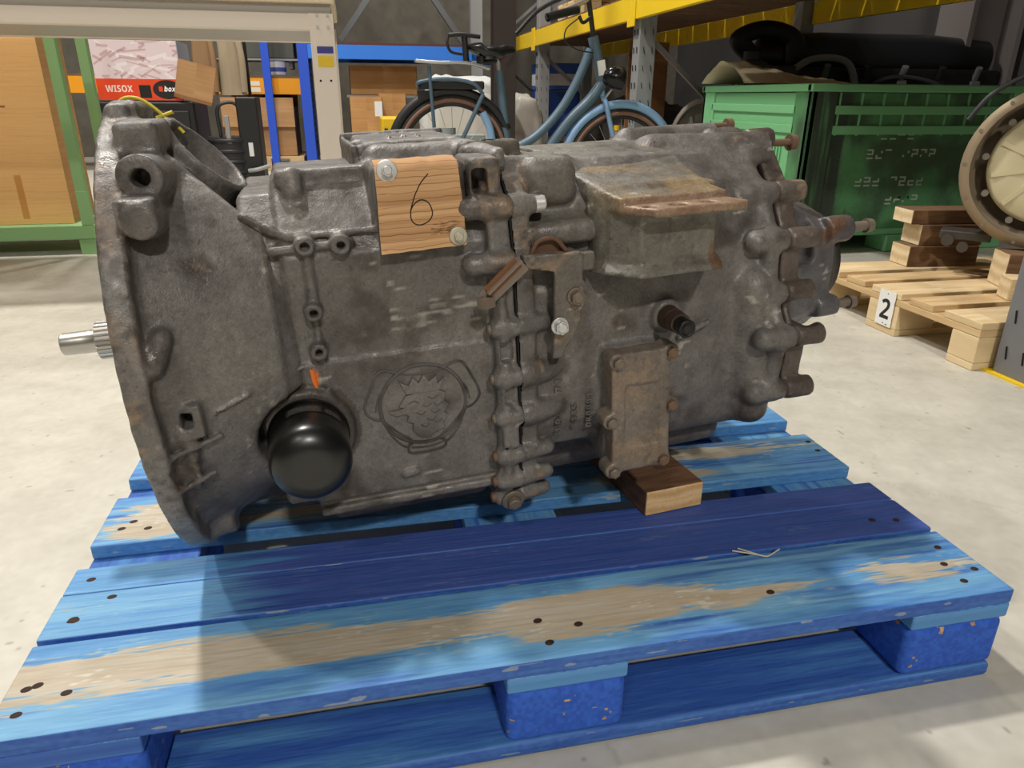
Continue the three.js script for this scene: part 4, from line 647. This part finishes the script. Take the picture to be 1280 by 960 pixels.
// loads below and above the yellow beams
carton('blue_carton', 'blue and white printed carton under the yellow beam', [2.35, 2.75, .80, 1.05, -7.6, -7.1], mat(0x3a62b8, .7)); carton('blue_carton', 'dark blue carton beneath the blue and white one on the rack', [2.35, 2.75, .351, .785, -7.6, -7.1], mat(0x20408c, .7));
{ const bc = scene.getObjectByName('blue_carton'); mesh('white_label', box(.34, .11, .002, 0, .1, .2515), mat(0xd8d8d4, .7), bc); mesh('white_label', box(.002, .11, .44, -.2015, .1, 0), mat(0xd8d8d4, .7), bc); const r2 = thing('carton_support', 'low timber stool carrying the blue cartons', 'stool', [2.55, 0, -7.35]); mesh('top', box2(-.22, .22, .3, .35, -.28, .28), woodM[2], r2); for (const [x, z] of [[-.19, -.25], [.19, -.25], [-.19, .25], [.19, .25]]) mesh('leg', box2(x - .025, x + .025, 0, .3, z - .025, z + .025), woodM[2], r2); }
{ const t = thing('red_crate', 'red plastic crate on the floor behind the bicycle', 'crate', [2.02, 0, -5.32]); const m = mat(0xc81e28, .55); mesh('wall', [box2(-.4, .4, 0, .3, .26, .28), box2(-.4, .4, 0, .3, -.28, -.26), box2(-.4, -.38, 0, .3, -.28, .28), box2(.38, .4, 0, .3, -.28, .28)], m, t); mesh('bottom', box2(-.4, .4, 0, .015, -.28, .28), m, t); mesh('rim', [box2(-.42, .42, .285, .31, .26, .30), box2(-.42, .42, .285, .31, -.3, -.26)], m, t); }
function lumpy(name, label, cat, c, r, seed, m, amp = .2) { const g = new THREE.SphereGeometry(1, 40, 28), p = g.attributes.position; for (let i = 0; i < p.count; i++) { let x = p.getX(i), y = p.getY(i), z = p.getZ(i); const pw = e => Math.sign(e) * Math.abs(e) ** .55, k = 1 + amp * fbm(x * 1.6 + seed, y * 1.6, z * 1.6, 3) + .07 * Math.abs(noise(x * 7 + seed, y * 7, z * 7)); p.setXYZ(i, pw(x) * k * r[0], pw(y) * k * r[1], pw(z) * k * r[2]); } g.computeVertexNormals(); g.computeBoundingBox(); g.translate(0, -g.boundingBox.min.y, 0); const o = mesh(name, g, m); o.position.set(c[0], c[1], c[2]); return tag(o, label, cat); }
const mBag = mat(0xcfd2d0, .35), mBag2 = mat(0xa8a49a, .4);
lumpy('wrapped_bundle', 'shiny white plastic wrapped bundle behind the bicycle saddle', 'bundle', [1.42, 0, -6.15], [.38, .42, .27], 4, mBag); lumpy('wrapped_bundle', 'grey plastic wrapped sack beside the dark steel post', 'bundle', [2.0, 0, -6.5], [.17, .36, .22], 9, mBag2);
lumpy('parts_heap', 'tangle of grey scrap parts stored under the yellow beam', 'scrap parts', [2.98, 0, -5.85], [.32, .3, .4], 12, mat(0x4c4844, .6, .3), .5); lumpy('wrapped_load', 'grey film wrapped load on the yellow rack level', 'load', [2.9, 1.349, -7.3], [.36, .3, .3], 15, mat(0x77736c, .4), .35);
for (const [i, [x, y, z, w, h, d]] of [[2.95, 0, -5.15, .2, .34, .2], [2.36, 0, -4.75, .1, .3, .12], [2.55, 0, -5.35, .1, .42, .1]].entries()) { const t = thing('valve_block', ['pale cast block standing under the rack behind the front wheel', 'short pale casting on the floor beside the rack upright', 'tall slim casting with a yellow cap under the rack'][i], 'casting', [x, y, z]); const m = mat(0xaca593, .7, .1); mesh('body', box2(-w / 2, w / 2, 0, h, -d / 2, d / 2, .01), m, t); mesh('neck', rod([0, h, 0], [0, h + .06, 0], w * .22), m, t); mesh('cap', rod([0, h + .06, 0], [0, h + .1, 0], w * .28), i === 2 ? mYel : mat(0x8c8678, .6, .4), t); for (const s of [-1, 1]) mesh('port', rod([s * w * .2, h * .55, d / 2 - .005], [s * w * .2, h * .55, d / 2 + .02], w * .12), m, t); }
{ const t = thing('cardboard_sheet', 'brown cardboard sheet leaning between the rack upright and engine', 'cardboard', [2.62, 0, -4.95], .15); mesh('panel', box(.34, 1.12, .008, 0, .56, 0), cardM[2], t); mesh('tape', box(.05, .9, .001, .05, .5, .0047), mat(0x8a6238, .4), t); }
// --- dark steel post
{ const a = at(618, 60, 'z', -4.75), b = at(645, 60, 'z', -4.75), w = b.x - a.x, cx = (a.x + b.x) / 2; const t = struct('trim_2', [box2(cx - w / 2, cx + w / 2, 0, 6, -4.77, -4.755), box2(cx - w / 2, cx + w / 2, 0, 6, -4.9, -4.885), box2(cx - .006, cx + .006, 0, 6, -4.9, -4.755)], mat(0x3a302c, .65, .3)); t.userData.label = 'dark brown steel I-section post behind the bicycle'; }
// --- bicycle (plane z = -4.0, rear wheel jacked a little higher on its stand)
{ const zb = -4.0, t = thing('bicycle', 'blue-grey step-through bicycle with brown tyres parked on its stand', 'bicycle', [1.5, 0, zb]);
  const pt = (u, v, dz = 0) => { const p = at(u, v, 'z', zb + dz); return [p.x - 1.5, p.y, dz]; };
  const mF = mat(0x4f6474, .42, .15), mF2 = mat(0x83a6cc, .4, .15), mBk = mat(0x141518, .5), mTy = mat(0x22201f, .8), mBr = mat(0x7e5c4c, .75), mAl = mat(0xb4b8bc, .35, .8);
  const RH = pt(566, 197), FH = pt(773, 212); RH[1] = .385; FH[1] = .315;
  const wheel = (c, name) => { const w = mesh(name, new THREE.TorusGeometry(.335, .022, 12, 56).translate(...c), mTy, t);
    mesh('brown_sidewall', [new THREE.TorusGeometry(.326, .014, 8, 56).translate(c[0], c[1], .012), new THREE.TorusGeometry(.326, .014, 8, 56).translate(c[0], c[1], -.012)], mBr, w); mesh('rim', lathe([[.292, -.012], [.312, -.014], [.314, 0], [.312, .014], [.292, .012], [.292, -.012]], 48).rotateX(Math.PI / 2).translate(...c), mBk, w);
    mesh('hub', rod([c[0], c[1], -.05], [c[0], c[1], .05], .026), mBk, w);
    const sp = []; for (let i = 0; i < 24; i++) { const a = i / 24 * 2 * Math.PI, s = i % 2 ? 1 : -1, b = a + .35 * (i % 4 < 2 ? 1 : -1); mesh('spoke', rod([c[0] + .025 * Math.cos(b), c[1] + .025 * Math.sin(b), s * .03], [c[0] + .3 * Math.cos(a), c[1] + .3 * Math.sin(a), 0], .0016, .0016, 4), mAl, w); } return w; };
  wheel(RH, 'rear_wheel'); wheel(FH, 'front_wheel');
  const guard = (c, a0, a1, m) => { const l = []; for (let i = 0; i <= 26; i++) { const a = (a0 + (a1 - a0) * i / 26) * Math.PI / 180; l.push([c[0] + .378 * Math.cos(a), c[1] + .378 * Math.sin(a), 0]); } const g = tube(l, 1, 52, 10), p = g.attributes.position; const g2 = tube(l, .028, 52, 10); g2.scale(1, 1, 1); return g2; };
  mesh('front_mudguard', guard(FH, 35, 190), mF2, t); mesh('rear_mudguard', guard(RH, 25, 185), mBk, t); mesh('skirt_tube', tube([pt(603, 140, .03), pt(612, 160, .03), pt(618, 200, .03)], .024, 20, 8), mF2, t);
  mesh('head_tube', rod(pt(741, 46), pt(754, 106), .032, .034, 18), mF, t); mesh('head_badge', box(.05, .085, .004).rotateZ(.2).translate(pt(750, 85)[0], pt(750, 85)[1], .034), mat(0xd8d8d4, .5), t);
  mesh('upper_down_tube', tube([pt(738, 62), pt(722, 100), pt(700, 138), pt(670, 170), pt(636, 190)], .028, 40, 12), mF, t); mesh('lower_down_tube', tube([pt(753, 104), pt(738, 124), pt(712, 150), pt(688, 182), pt(672, 205)], .034, 40, 12), mF, t);
  mesh('seat_tube', rod(pt(638, 215), pt(624, 88), .026, .026, 16), mF, t); mesh('seat_post', rod(pt(624, 90), pt(622, 70), .014), mAl, t);
  mesh('fork', [tube([pt(752, 105), pt(754, 122), pt(757, 128, .05), pt(764, 160, .06), [FH[0], FH[1], .055]], .016, 30, 10), tube([pt(754, 122), pt(757, 128, -.05), pt(764, 160, -.06), [FH[0], FH[1], -.055]], .016, 30, 10)], mF2, t);
  mesh('chain_stay', [rod([RH[0], RH[1], .05], pt(640, 206, .04), .013), rod([RH[0], RH[1], -.05], pt(640, 206, -.04), .013)], mF, t); mesh('seat_stay', [rod([RH[0], RH[1], .055], pt(604, 118, .05), .013), tube([pt(604, 118, .05), pt(594, 106, .06), pt(574, 100, .06), pt(545, 99, .06), pt(522, 104, .04), pt(524, 110, 0)], .011, 40, 8)], mF, t); mesh('rack_strut', rod(pt(536, 82, .06), pt(546, 196, .06), .011), mF, t);
  mesh('battery', box2(pt(524, 100)[0], pt(604, 100)[0], pt(560, 112)[1], pt(560, 101)[1], -.05, .05, .012), mBk, t); mesh('rear_lamp', box2(pt(521, 100)[0], pt(541, 100)[0], pt(530, 124)[1], pt(530, 113)[1], -.03, .03, .006), mBk, t);
  mesh('luggage_rack', [tube([pt(520, 76, .08), pt(545, 78, .08), pt(585, 79, .07), pt(612, 86, .05)], .010, 30, 8), tube([pt(520, 76, -.08), pt(545, 78, -.08), pt(585, 79, -.07), pt(612, 86, -.05)], .010, 30, 8), ...[545, 560, 575, 590].map(u => rod(pt(u, 79, .08), pt(u, 79, -.08), .006)), rod(pt(520, 76, .08), pt(520, 76, -.08), .010)], mAl, t);
  mesh('child_seat_hoop', [tube([pt(560, 44, .05), pt(559, 54, .06), pt(563, 64, .06), pt(578, 68, .05)], .008, 20, 8), tube([pt(560, 44, .05), pt(575, 43, .05), pt(600, 46, .04)], .012, 20, 8), rod(pt(580, 42, .04), pt(583, 78, .04), .018)], mBk, t);
  { const g = new THREE.SphereGeometry(1, 28, 18), p = g.attributes.position; for (let i = 0; i < p.count; i++) { let x = p.getX(i), y = p.getY(i), z = p.getZ(i); const w = x < 0 ? 1 : 1 - x * .75; p.setXYZ(i, x * .155, y * (y > 0 ? .03 : .05) + (x < -.4 ? .02 : x > .5 ? .012 : 0) * 1, z * .1 * w); } g.computeVertexNormals(); const c = pt(613, 64); mesh('saddle', g.translate(...c), mat(0x121214, .28), t); mesh('saddle_springs', [rod([c[0] - .06, c[1] - .07, .04], [c[0] - .06, c[1] - .03, .04], .018), rod([c[0] - .06, c[1] - .07, -.04], [c[0] - .06, c[1] - .03, -.04], .018), rod([c[0] - .06, c[1] - .06, 0], [c[0] + .06, c[1] - .05, 0], .012)], mBk, t); }
  mesh('stem', rod(pt(742, 48), pt(735, -8), .015), mBk, t); mesh('handlebar', tube([pt(735, 0), pt(722, 6, .12), pt(705, 14, .26), pt(684, 21, .34)], .013, 30, 10), mAl, t); mesh('grip', tube([pt(722, 12, .27), pt(705, 16, .30), pt(684, 22, .34)], .022, 20, 10), mBk, t); mesh('handlebar', tube([pt(735, 0), pt(715, -6, -.15), pt(672, 14, -.34), pt(645, 42, -.36)], .013, 30, 10), mBk, t); mesh('brake_lever', tube([pt(724, 20, .24), pt(728, 28, .24), pt(738, 22, .2)], .010, 16, 8), mBk, t); mesh('brake_cable', tube([pt(724, 22, .23), pt(708, 36, .2), pt(706, 50, .16), pt(722, 62, .1), pt(741, 66, .04)], .004, 30, 6), mBk, t);
  { const c = pt(771, 98, .04); mesh('headlamp', [lathe([[0, .09], [.03, .085], [.055, .06], [.068, .02], [.07, -.03], [.066, -.036], [0, -.03]], 28).rotateZ(Math.PI / 2 - .15).translate(...c)], mat(0x1a1b1e, .2, .4), t); mesh('lamp_bracket', tube([pt(757, 122, .02), pt(766, 110, .04), pt(772, 104, .04)], .008, 14, 8), mAl, t); }
  mesh('crank', [rod(pt(645, 206, .02), pt(645, 206, .09), .03), rod(pt(645, 206, .09), pt(655, 240, .09), .012)], mAl, t); mesh('centre_stand', [rod(pt(636, 206, .06), [pt(630, 206)[0], .008, .14], .011), rod(pt(636, 206, -.06), [pt(630, 206)[0], .008, -.14], .011)], mAl, t); }
// --- cream steel workbench
{ const z = -2.32, p0 = at(388, 60, 'z', z), p1 = at(418, 60, 'z', z), yb = at(404, 38, 'z', z).y, yt = at(404, 17, 'z', z).y, yT = at(404, 4.5, 'z', z).y, xr = p1.x, w = p1.x - p0.x, m = mat(0xe2d6c8, .5, .03), mt = mat(0xe0ceb0, .55), mg = mat(0xa9a39a, .5, .1), D = .72, xl = xr - 2.3;
  const t = thing('workbench', 'cream painted steel workbench frame with a sticker on its leg', 'workbench', [xr, 0, z]); const X = x => x - xr;
  mesh('front_beam', box2(X(xl), 0, yb, yt, -.06, 0, .004), m, t); mesh('rear_beam', box2(X(xl), 0, yb, yt, -D, -D + .06, .004), m, t); mesh('side_beam', box2(-.06, -.002, yb + .001, yt - .001, -D + .061, -.061, .004), m, t); mesh('side_beam', box2(X(xl) + .002, X(xl) + .06, yb + .001, yt - .001, -D + .061, -.061, .004), m, t);
  mesh('lower_panel', box2(X(xl) + .06, -.06, yb + .004, yb + .02, -D + .06, -.06), mg, t); mesh('top_rail', box2(X(xl), -.004, yt, yT, -D, -.012), mg, t); mesh('worktop', box2(X(xl) - .02, .012, yT, yT + .05, -D - .02, .012, .006), mt, t);
  for (const [x0, z0] of [[-w + .003, -.071], [X(xl) - .003, -.071], [-w + .003, -D + .002], [X(xl) - .003, -D + .002]]) { const l = mesh('leg', [box2(x0, x0 + w, .01, yt, z0 + .069, z0 + .075), box2(x0, x0 + .006, .01, yt - .0005, z0, z0 + .0688), box2(x0 + w - .006, x0 + w, .01, yt - .0005, z0, z0 + .0688), box2(x0 - .01, x0 + w + .01, 0, .0098, z0 - .01, z0 + .085)], m, t);
    if (x0 === -w + .003 && z0 === -.071) { const q = (u, v) => { const p = at(u, v, 'z', z); return [p.x - xr, p.y]; }; for (const [u, v] of [[396, 19], [409, 19], [397, 34], [410, 34]]) mesh('screw', rod([...q(u, v), .004], [...q(u, v), .008], .006), mAlu, l); for (const [u, v] of [[401, 101], [414, 101]]) mesh('hole', rod([...q(u, v), .003], [...q(u, v), .0045], .004), mSlot, l);
      const A = q(396, 58), B2 = q(417, 67), st = canvasTex(128, 48, (g, W, H2) => { g.fillStyle = '#e8e6ec'; g.fillRect(0, 0, W, H2); g.strokeStyle = '#3c3a86'; g.lineWidth = 6; g.strokeRect(3, 3, W - 6, H2 - 6); g.fillStyle = '#3c3a86'; g.fillRect(10, 10, 26, 28); g.fillRect(44, 10, 74, 14); }); mesh('sticker', box(B2[0] - A[0], A[1] - B2[1], .001, (A[0] + B2[0]) / 2, (A[1] + B2[1]) / 2, .0048), mat(0xffffff, .5, 0, { map: st }), l); const C2 = q(397, 70), E2 = q(418, 84); mesh('sticker', box(E2[0] - C2[0], C2[1] - E2[1], .001, (C2[0] + E2[0]) / 2, (C2[1] + E2[1]) / 2, .0048), mat(0xe0c030, .6), l); } } }
// --- green stillage with a big carton
{ const zs = .33, m = mat(0x84ac74, .55, .05), z = -3.24, t = thing('stillage', 'light green steel post stillage holding a large carton', 'stillage', [-.86, 0, z]);
  for (const [x, zz] of [[0, 0], [-1.2, 0], [0, -.42], [-1.2, -.42]]) { mesh('post', [box2(x - .045, x, .142, 1.5, zz - .006, zz), box2(x - .006, x, .142, 1.5, zz - .045, zz - .0062)], m, t); mesh('foot', box2(x - .075, x, 0, .075, zz - .07, zz, .004), m, t); mesh('gusset', box2(x - .045, x + .004, .1425, .30, zz + .0005, zz + .004, .001), m, t); }
  for (const zz of [0, -.42]) mesh('base_rail', box2(-1.25, .004, .0755, .142, zz - .05, zz + .004, .004), m, t); for (const x of [0, -1.21]) mesh('base_rail', box2(x - .038, x - .002, .078, .139, -.41, -.05, .004), m, t); mesh('base_sheet', box2(-1.22, -.03, .125, .1405, -.41, -.045), m, t);
  const tx = canvasTex(512, 512, (g, w, h) => { g.fillStyle = '#e2b274'; g.fillRect(0, 0, w, h); for (let i = 0; i < 4000; i++) { const r = rnd(); g.fillStyle = r > .5 ? 'rgba(230,178,108,.05)' : 'rgba(170,112,52,.05)'; g.fillRect(rnd() * w, rnd() * h, 40 + rnd() * 60, 2); } g.fillStyle = 'rgba(176,112,40,.6)'; g.fillRect(408, 405, 14, 95); g.fillRect(360, 150, 20, 60); g.fillStyle = 'rgba(96,60,28,.7)'; g.font = 'bold 18px sans-serif'; g.fillText('IS', 396, 240); g.fillRect(366, 228, 24, 4); g.fillRect(366, 236, 24, 3); g.fillRect(366, 262, 58, 4); g.fillRect(366, 272, 46, 3); g.fillText('JS', 370, 304); });
  const c = thing('large_carton', 'large orange-brown carton with tape marks inside the green stillage', 'carton', [-.96, .142, z - .06]); mesh('body', box2(-1.08, 0, 0, 1.1, (1 - zs) * .0 - zs, -.014), cardM[0], c); mesh('front_panel', new THREE.BoxGeometry(1.08, 1.1, .004).translate(-.54, .55, -.0118), mat(0xffffff, .85, 0, { map: tx }), c); mesh('flap', box2(-1.08, 0, 1.1, 1.106, -zs, -zs / 2 - .01), cardM[0], c); mesh('flap', box2(-1.08, 0, 1.1, 1.106, -zs / 2, -.014), cardM[0], c); }
// --- boxes and machines behind the workbench
{ const r = thing('cabinet', 'black equipment case with a rounded ribbed body behind the gearbox', 'equipment case', [-.80, 0, -5.12]); const mk = mat(0x141416, .5), mk2 = mat(0x232327, .45);
  mesh('body', box2(-.42, .18, .0, .69, -.25, .25, .02), mk, r); mesh('door', box2(-.38, .14, .06, .63, .25, .262, .006), mk2, r); mesh('handle', rod([.1, .25, .275], [.1, .42, .275], .01), mk2, r);
  const q = thing('compressor', 'black ribbed motor unit with hose between the case and blue posts', 'motor', [-.42, 0, -5.0]); mesh('base', box2(-.16, .22, 0, .1, -.2, .2, .02), mk, q); mesh('drum', [rod([-.02, .1, 0], [-.02, .46, 0], .15, .15, 28), ...[0, 1, 2, 3, 4].map(i => new THREE.TorusGeometry(.15, .014, 8, 28).rotateX(Math.PI / 2).translate(-.02, .16 + i * .07, 0))], mk2, q); mesh('control_box', box2(.06, .2, .1, .72, -.12, .12, .012), mk, q); mesh('grey_lever', box2(-.02, .01, .42, .6, .13, .15, .004), mat(0x8a8a88, .5), q); mesh('white_tag', box(.03, .09, .002, .13, .38, .122), mat(0xd0d0d0, .6), q); mesh('hose', tube([[.1, .24, .14], [.16, .25, .17], [.24, .27, .12]], .014, 16, 8), mat(0x9a9a98, .5), q); mesh('top_grip', tube([[-.06, .46, .1], [-.05, .66, .12], [.05, .68, .1], [.1, .6, .1]], .012, 20, 8), mk2, q);
  const tx = canvasTex(512, 320, (g, w, h) => { g.fillStyle = '#d8c8cc'; g.fillRect(0, 0, w, h); const rr = mulberry(6); for (let i = 0; i < 60; i++) { g.fillStyle = ['rgba(170,120,124,.45)', 'rgba(236,230,234,.6)', 'rgba(140,100,104,.35)'][i % 3]; g.save(); g.translate(rr() * w, rr() * 200); g.rotate(rr() * 1.2 - .6); g.fillRect(0, 0, 30 + rr() * 120, 4 + rr() * 16); g.restore(); } g.fillStyle = '#d8431e'; g.fillRect(0, 205, w, 115); g.fillStyle = '#1c1a1c'; g.beginPath(); g.ellipse(420, 262, 88, 52, 0, 0, 7); g.fill(); g.fillStyle = '#fff'; g.font = 'italic bold 40px sans-serif'; g.fillText('box', 396, 272); g.fillStyle = '#d8431e'; g.fillRect(368, 244, 24, 28); g.fillStyle = '#f0d8d0'; g.font = 'bold 50px sans-serif'; g.fillText('WISOX', 50, 276); g.fillStyle = '#141416'; g.fillRect(250, 238, 70, 70); });
  const bx = thing('printed_carton', 'red and white printed product carton on the black case', 'carton', [-.94, .695, -5.06]); const b = new THREE.BoxGeometry(.52, .36, .36); mesh('body', b.translate(0, .18, 0), mat(0xffffff, .5, 0, { map: tx }), bx); mesh('side_panel', box2(.261, .263, 0, .36, -.18, .18), mat(0x9aa0b4, .5), bx);
  const fp = thing('cardboard_flap', 'loose tan cardboard piece propped on the black motor', 'cardboard', [-.62, .69, -4.86], -.1); const fg = mesh('panel', box(.24, .24, .006, 0, .12, 0), cardM[1], fp); fp.rotation.z = -.25; mesh('fold', box(.24, .02, .008, 0, .01, .006), cardM[2], fp);
  for (const [i, [x, rr, h]] of [[-.66, .075, .5], [-.47, .085, .5]].entries()) { const k = thing('hanging_coat', ['tan work jacket hanging behind the cardboard piece', 'beige work jacket hanging beside the tan one'][i], 'jacket', [x, .73, -5.68]); const g = new THREE.CylinderGeometry(rr * .8, rr * 1.1, h, 28, 14), p = g.attributes.position; for (let j = 0; j < p.count; j++) { const a = Math.atan2(p.getZ(j), p.getX(j)), f = 1 + .13 * noise(a * 3 + i * 9, p.getY(j) * 6, i); p.setX(j, p.getX(j) * f); p.setZ(j, p.getZ(j) * f * .6); } g.computeVertexNormals(); mesh('cloth', g.translate(0, h / 2, 0), mat([0x9a7a56, 0xa8987e][i], .9), k); mesh('sleeve', tube([[rr * .8, h * .9, .02], [rr * 1.1, h * .5, .05], [rr * 1.05, .02, .06]], rr * .3, 20, 10), mat([0x947452, 0xa09078][i], .9), k); mesh('hook', tube([[0, h, 0], [0, h + .06, 0], [.02, h + .09, 0]], .004, 10, 6), mSlot, k); } }
{ const k = thing('coat_rail', 'black clothes rail standing behind the equipment case', 'rail', [-.55, 0, -5.68]); mesh('rail', rod([-.3, 1.28, 0], [.2, 1.28, 0], .012), mSlot, k); for (const x of [-.3, .2]) { mesh('stand_post', rod([x, .02, 0], [x, 1.28, 0], .012), mSlot, k); mesh('foot', box2(x - .015, x + .015, 0, .02, -.2, .2), mSlot, k); } }
// --- blue rack with orange beam
{ const t = thing('blue_rack', 'blue steel rack frame with orange beam and perforated posts', 'rack', [0, 0, -7.4]); const pb = (u, v) => at(u, v, 'z', -7.4);
  const a = pb(326, 60).x, b = pb(372, 60).x; mesh('upright', box2(a - .01, a + .065, 0, 3.2, -.06, 0, .004), mBlueR, t); const u2 = mesh('upright', box2(b - .01, b + .09, 0, 3.2, -.75, 0, .004), mBlueR, t); for (let i = 0; i < 26; i++) for (const z of [-.2, -.45]) mesh('post_hole', box(.004, .03, .05, b + .0905, .15 + i * .06, z), mSlot, u2);
  const y0 = pb(330, 118).y, y1 = pb(330, 97).y; mesh('orange_beam', box2(-3.2, b, y0, y1, -.2, -.15, .004), mOrange, t); for (const [u, v] of [[316, 104], [317, 112]]) { const p = pb(u, v); mesh('shelf_label', box(.1, .045, .003, p.x, p.y, -.148), mat(0xe4dccc, .6), t); } mesh('shelf_deck', box2(-3.2, b, y1, y1 + .02, -.9, -.15), woodM[2], t); mesh('orange_beam', box2(-3.2, b, y0, y1, -.9, -.86), mOrange, t);
  const yb0 = pb(500, 75).y, yb1 = pb(500, 57).y; mesh('blue_beam', box2(b + .09, 2.1, yb0, yb1, -.05, 0, .004), mat(0x2f7ae0, .45), t); mesh('blue_beam', box2(b + .09, 2.1, yb0, yb1, -.9, -.85, .004), mat(0x2f7ae0, .45), t); mesh('shelf_deck', box2(b + .09, 2.1, yb1, yb1 + .02, -.9, 0), mat(0x5a2e26, .7), t);
  for (const [p, q] of [[[.35, 1.3], [1.05, 2.2]], [[1.05, 2.2], [1.75, 1.25]]]) mesh('diagonal_brace', bar([p[0], p[1], -.93], [q[0], q[1], -.93], .06, .06), mat(0x6c6e70, .5, .3), t); for (const u of [596, 627]) { const x = pb(u, 20).x; mesh('upright', box2(x - .06, x + .06, 0, 3.2, -.1, 0, .004), mGalv, t); } }
{ const t = woodPallet('yellow-brown wooden pallet on the floor under the orange beam', -.9, -7.45, [woodM[1], woodM[1]], undefined, .8, .8); t.scale.set(1, 1, 1); }
carton('open_carton', 'open tan carton on the pallet under the orange beam', [-.86, -.16, .144, .62, -8.2, -7.5], cardM[1], 0, undefined, true); lumpy('green_bag', 'dark olive bag sticking out of the open carton', 'bag', [-.34, .42, -7.85], [.15, .17, .2], 21, mat(0x3a3c30, .8));
for (const [i, [u0, u1]] of [[292, 308], [338, 358]].entries()) { const a = at(u0, 92, 'z', -7.7), b = at(u1, 92, 'z', -7.7), r = (b.x - a.x) / 2, y1 = at(320, 97, 'z', -7.4).y + .02, t = thing('paint_tin', ['small blue and white tin on the orange beam shelf', 'wide white tin on the orange beam shelf'][i], 'tin', [(a.x + b.x) / 2, y1 + .014, -7.75]); mesh('can', rod([0, 0, 0], [0, .12, 0], r, r, 24), mat([0x8a98c0, 0xd0d2dc][i], .4), t); mesh('band', rod([0, .03, 0], [0, .07, 0], r * 1.01, r * 1.01, 24), mat(0x4458a0, .5), t); mesh('lid', rod([0, .12, 0], [0, .128, 0], r * .97, r * .97, 24), mZinc, t); }
carton('grey_bale', 'dark grey bale on the upper level of the blue rack', [-.9, -.12, 1.08, 1.5, -8.2, -7.75], mat(0x55564f, .8)); { const t = thing('bale_shelf', 'grey steel shelf carrying the dark bale', 'shelf', [-.5, 0, -7.98]); mesh('board', box2(-.6, .5, 1.06, 1.078, -.25, .25), mGalv, t); for (const [x, z] of [[-.58, -.23], [.33, -.23]]) mesh('post', box2(x - .02, x + .02, .99, 1.06, z, z + .4), mGalv, t); }
// --- mid background under the blue beam
carton('brown_carton', 'wide brown carton on a shelf under the blue beam', [.42, 1.12, .74, 1.02, -8.2, -7.7], cardM[0]); { const t = thing('low_shelf', 'plain steel shelf under the wide brown carton', 'shelf', [.8, 0, -7.95]); mesh('board', box2(-.42, .5, .715, .74, -.3, .3), mGalv, t); for (const [x, z] of [[-.4, -.28], [.46, -.28], [-.4, .26], [.46, .26]]) mesh('leg', box2(x, x + .04, 0, .715, z, z + .04), mGalv, t); }
carton('tan_carton', 'tan carton with white labels beside the workbench leg', [.40, .70, .18, .72, -7.0, -6.6], cardM[0]); carton('tan_carton', 'plain tan carton behind the labelled carton', [.68, .95, .18, .75, -7.35, -7.05], cardM[0]); { const c = scene.getObjectByName('tan_carton'); mesh('white_label', box(.07, .13, .002, .11, .44, .2015), mat(0xe4e4e0, .7), c); }
{ const t = woodPallet('worn brown pallet under the tan cartons', .36, -6.58, [woodM[2], woodM[2]], undefined, .8, .8); t.scale.y = 1.24; }
{ const t = thing('pallet_truck', 'yellow hand pallet truck parked behind the bicycle wheel', 'pallet truck', [.95, 0, -5.5]); const m = mat(0xd8b010, .5), k = mat(0x1c1c1e, .6); mesh('fork', box2(-.1, .58, .30, .36, .05, .2, .01), m, t); mesh('fork', box2(-.1, .58, .30, .36, -.25, -.1, .01), m, t); mesh('head', box2(-.32, -.08, .12, .58, -.22, .18, .02), m, t); for (let i = 0; i < 4; i++) mesh('grille_bar', box2(-.3 + i * .055, -.275 + i * .055, .26, .50, .181, .19), k, t); mesh('wheel', rod([-.2, .1, -.1], [-.2, .1, .1], .1, .1, 24), k, t); mesh('fork_leg', box2(.45, .55, .03, .3, -.2, .15, .01), m, t); mesh('hydraulic_unit', [rod([.2, .36, .05], [.2, .5, .05], .07), box2(.05, .5, .36, .45, -.05, .12, .01)], mat(0x8c979a, .5, .3), t); }
scene.traverse(o => { if (o.isLight) o.castShadow = !o.isRectAreaLight; });
renderer.render(scene, camera);
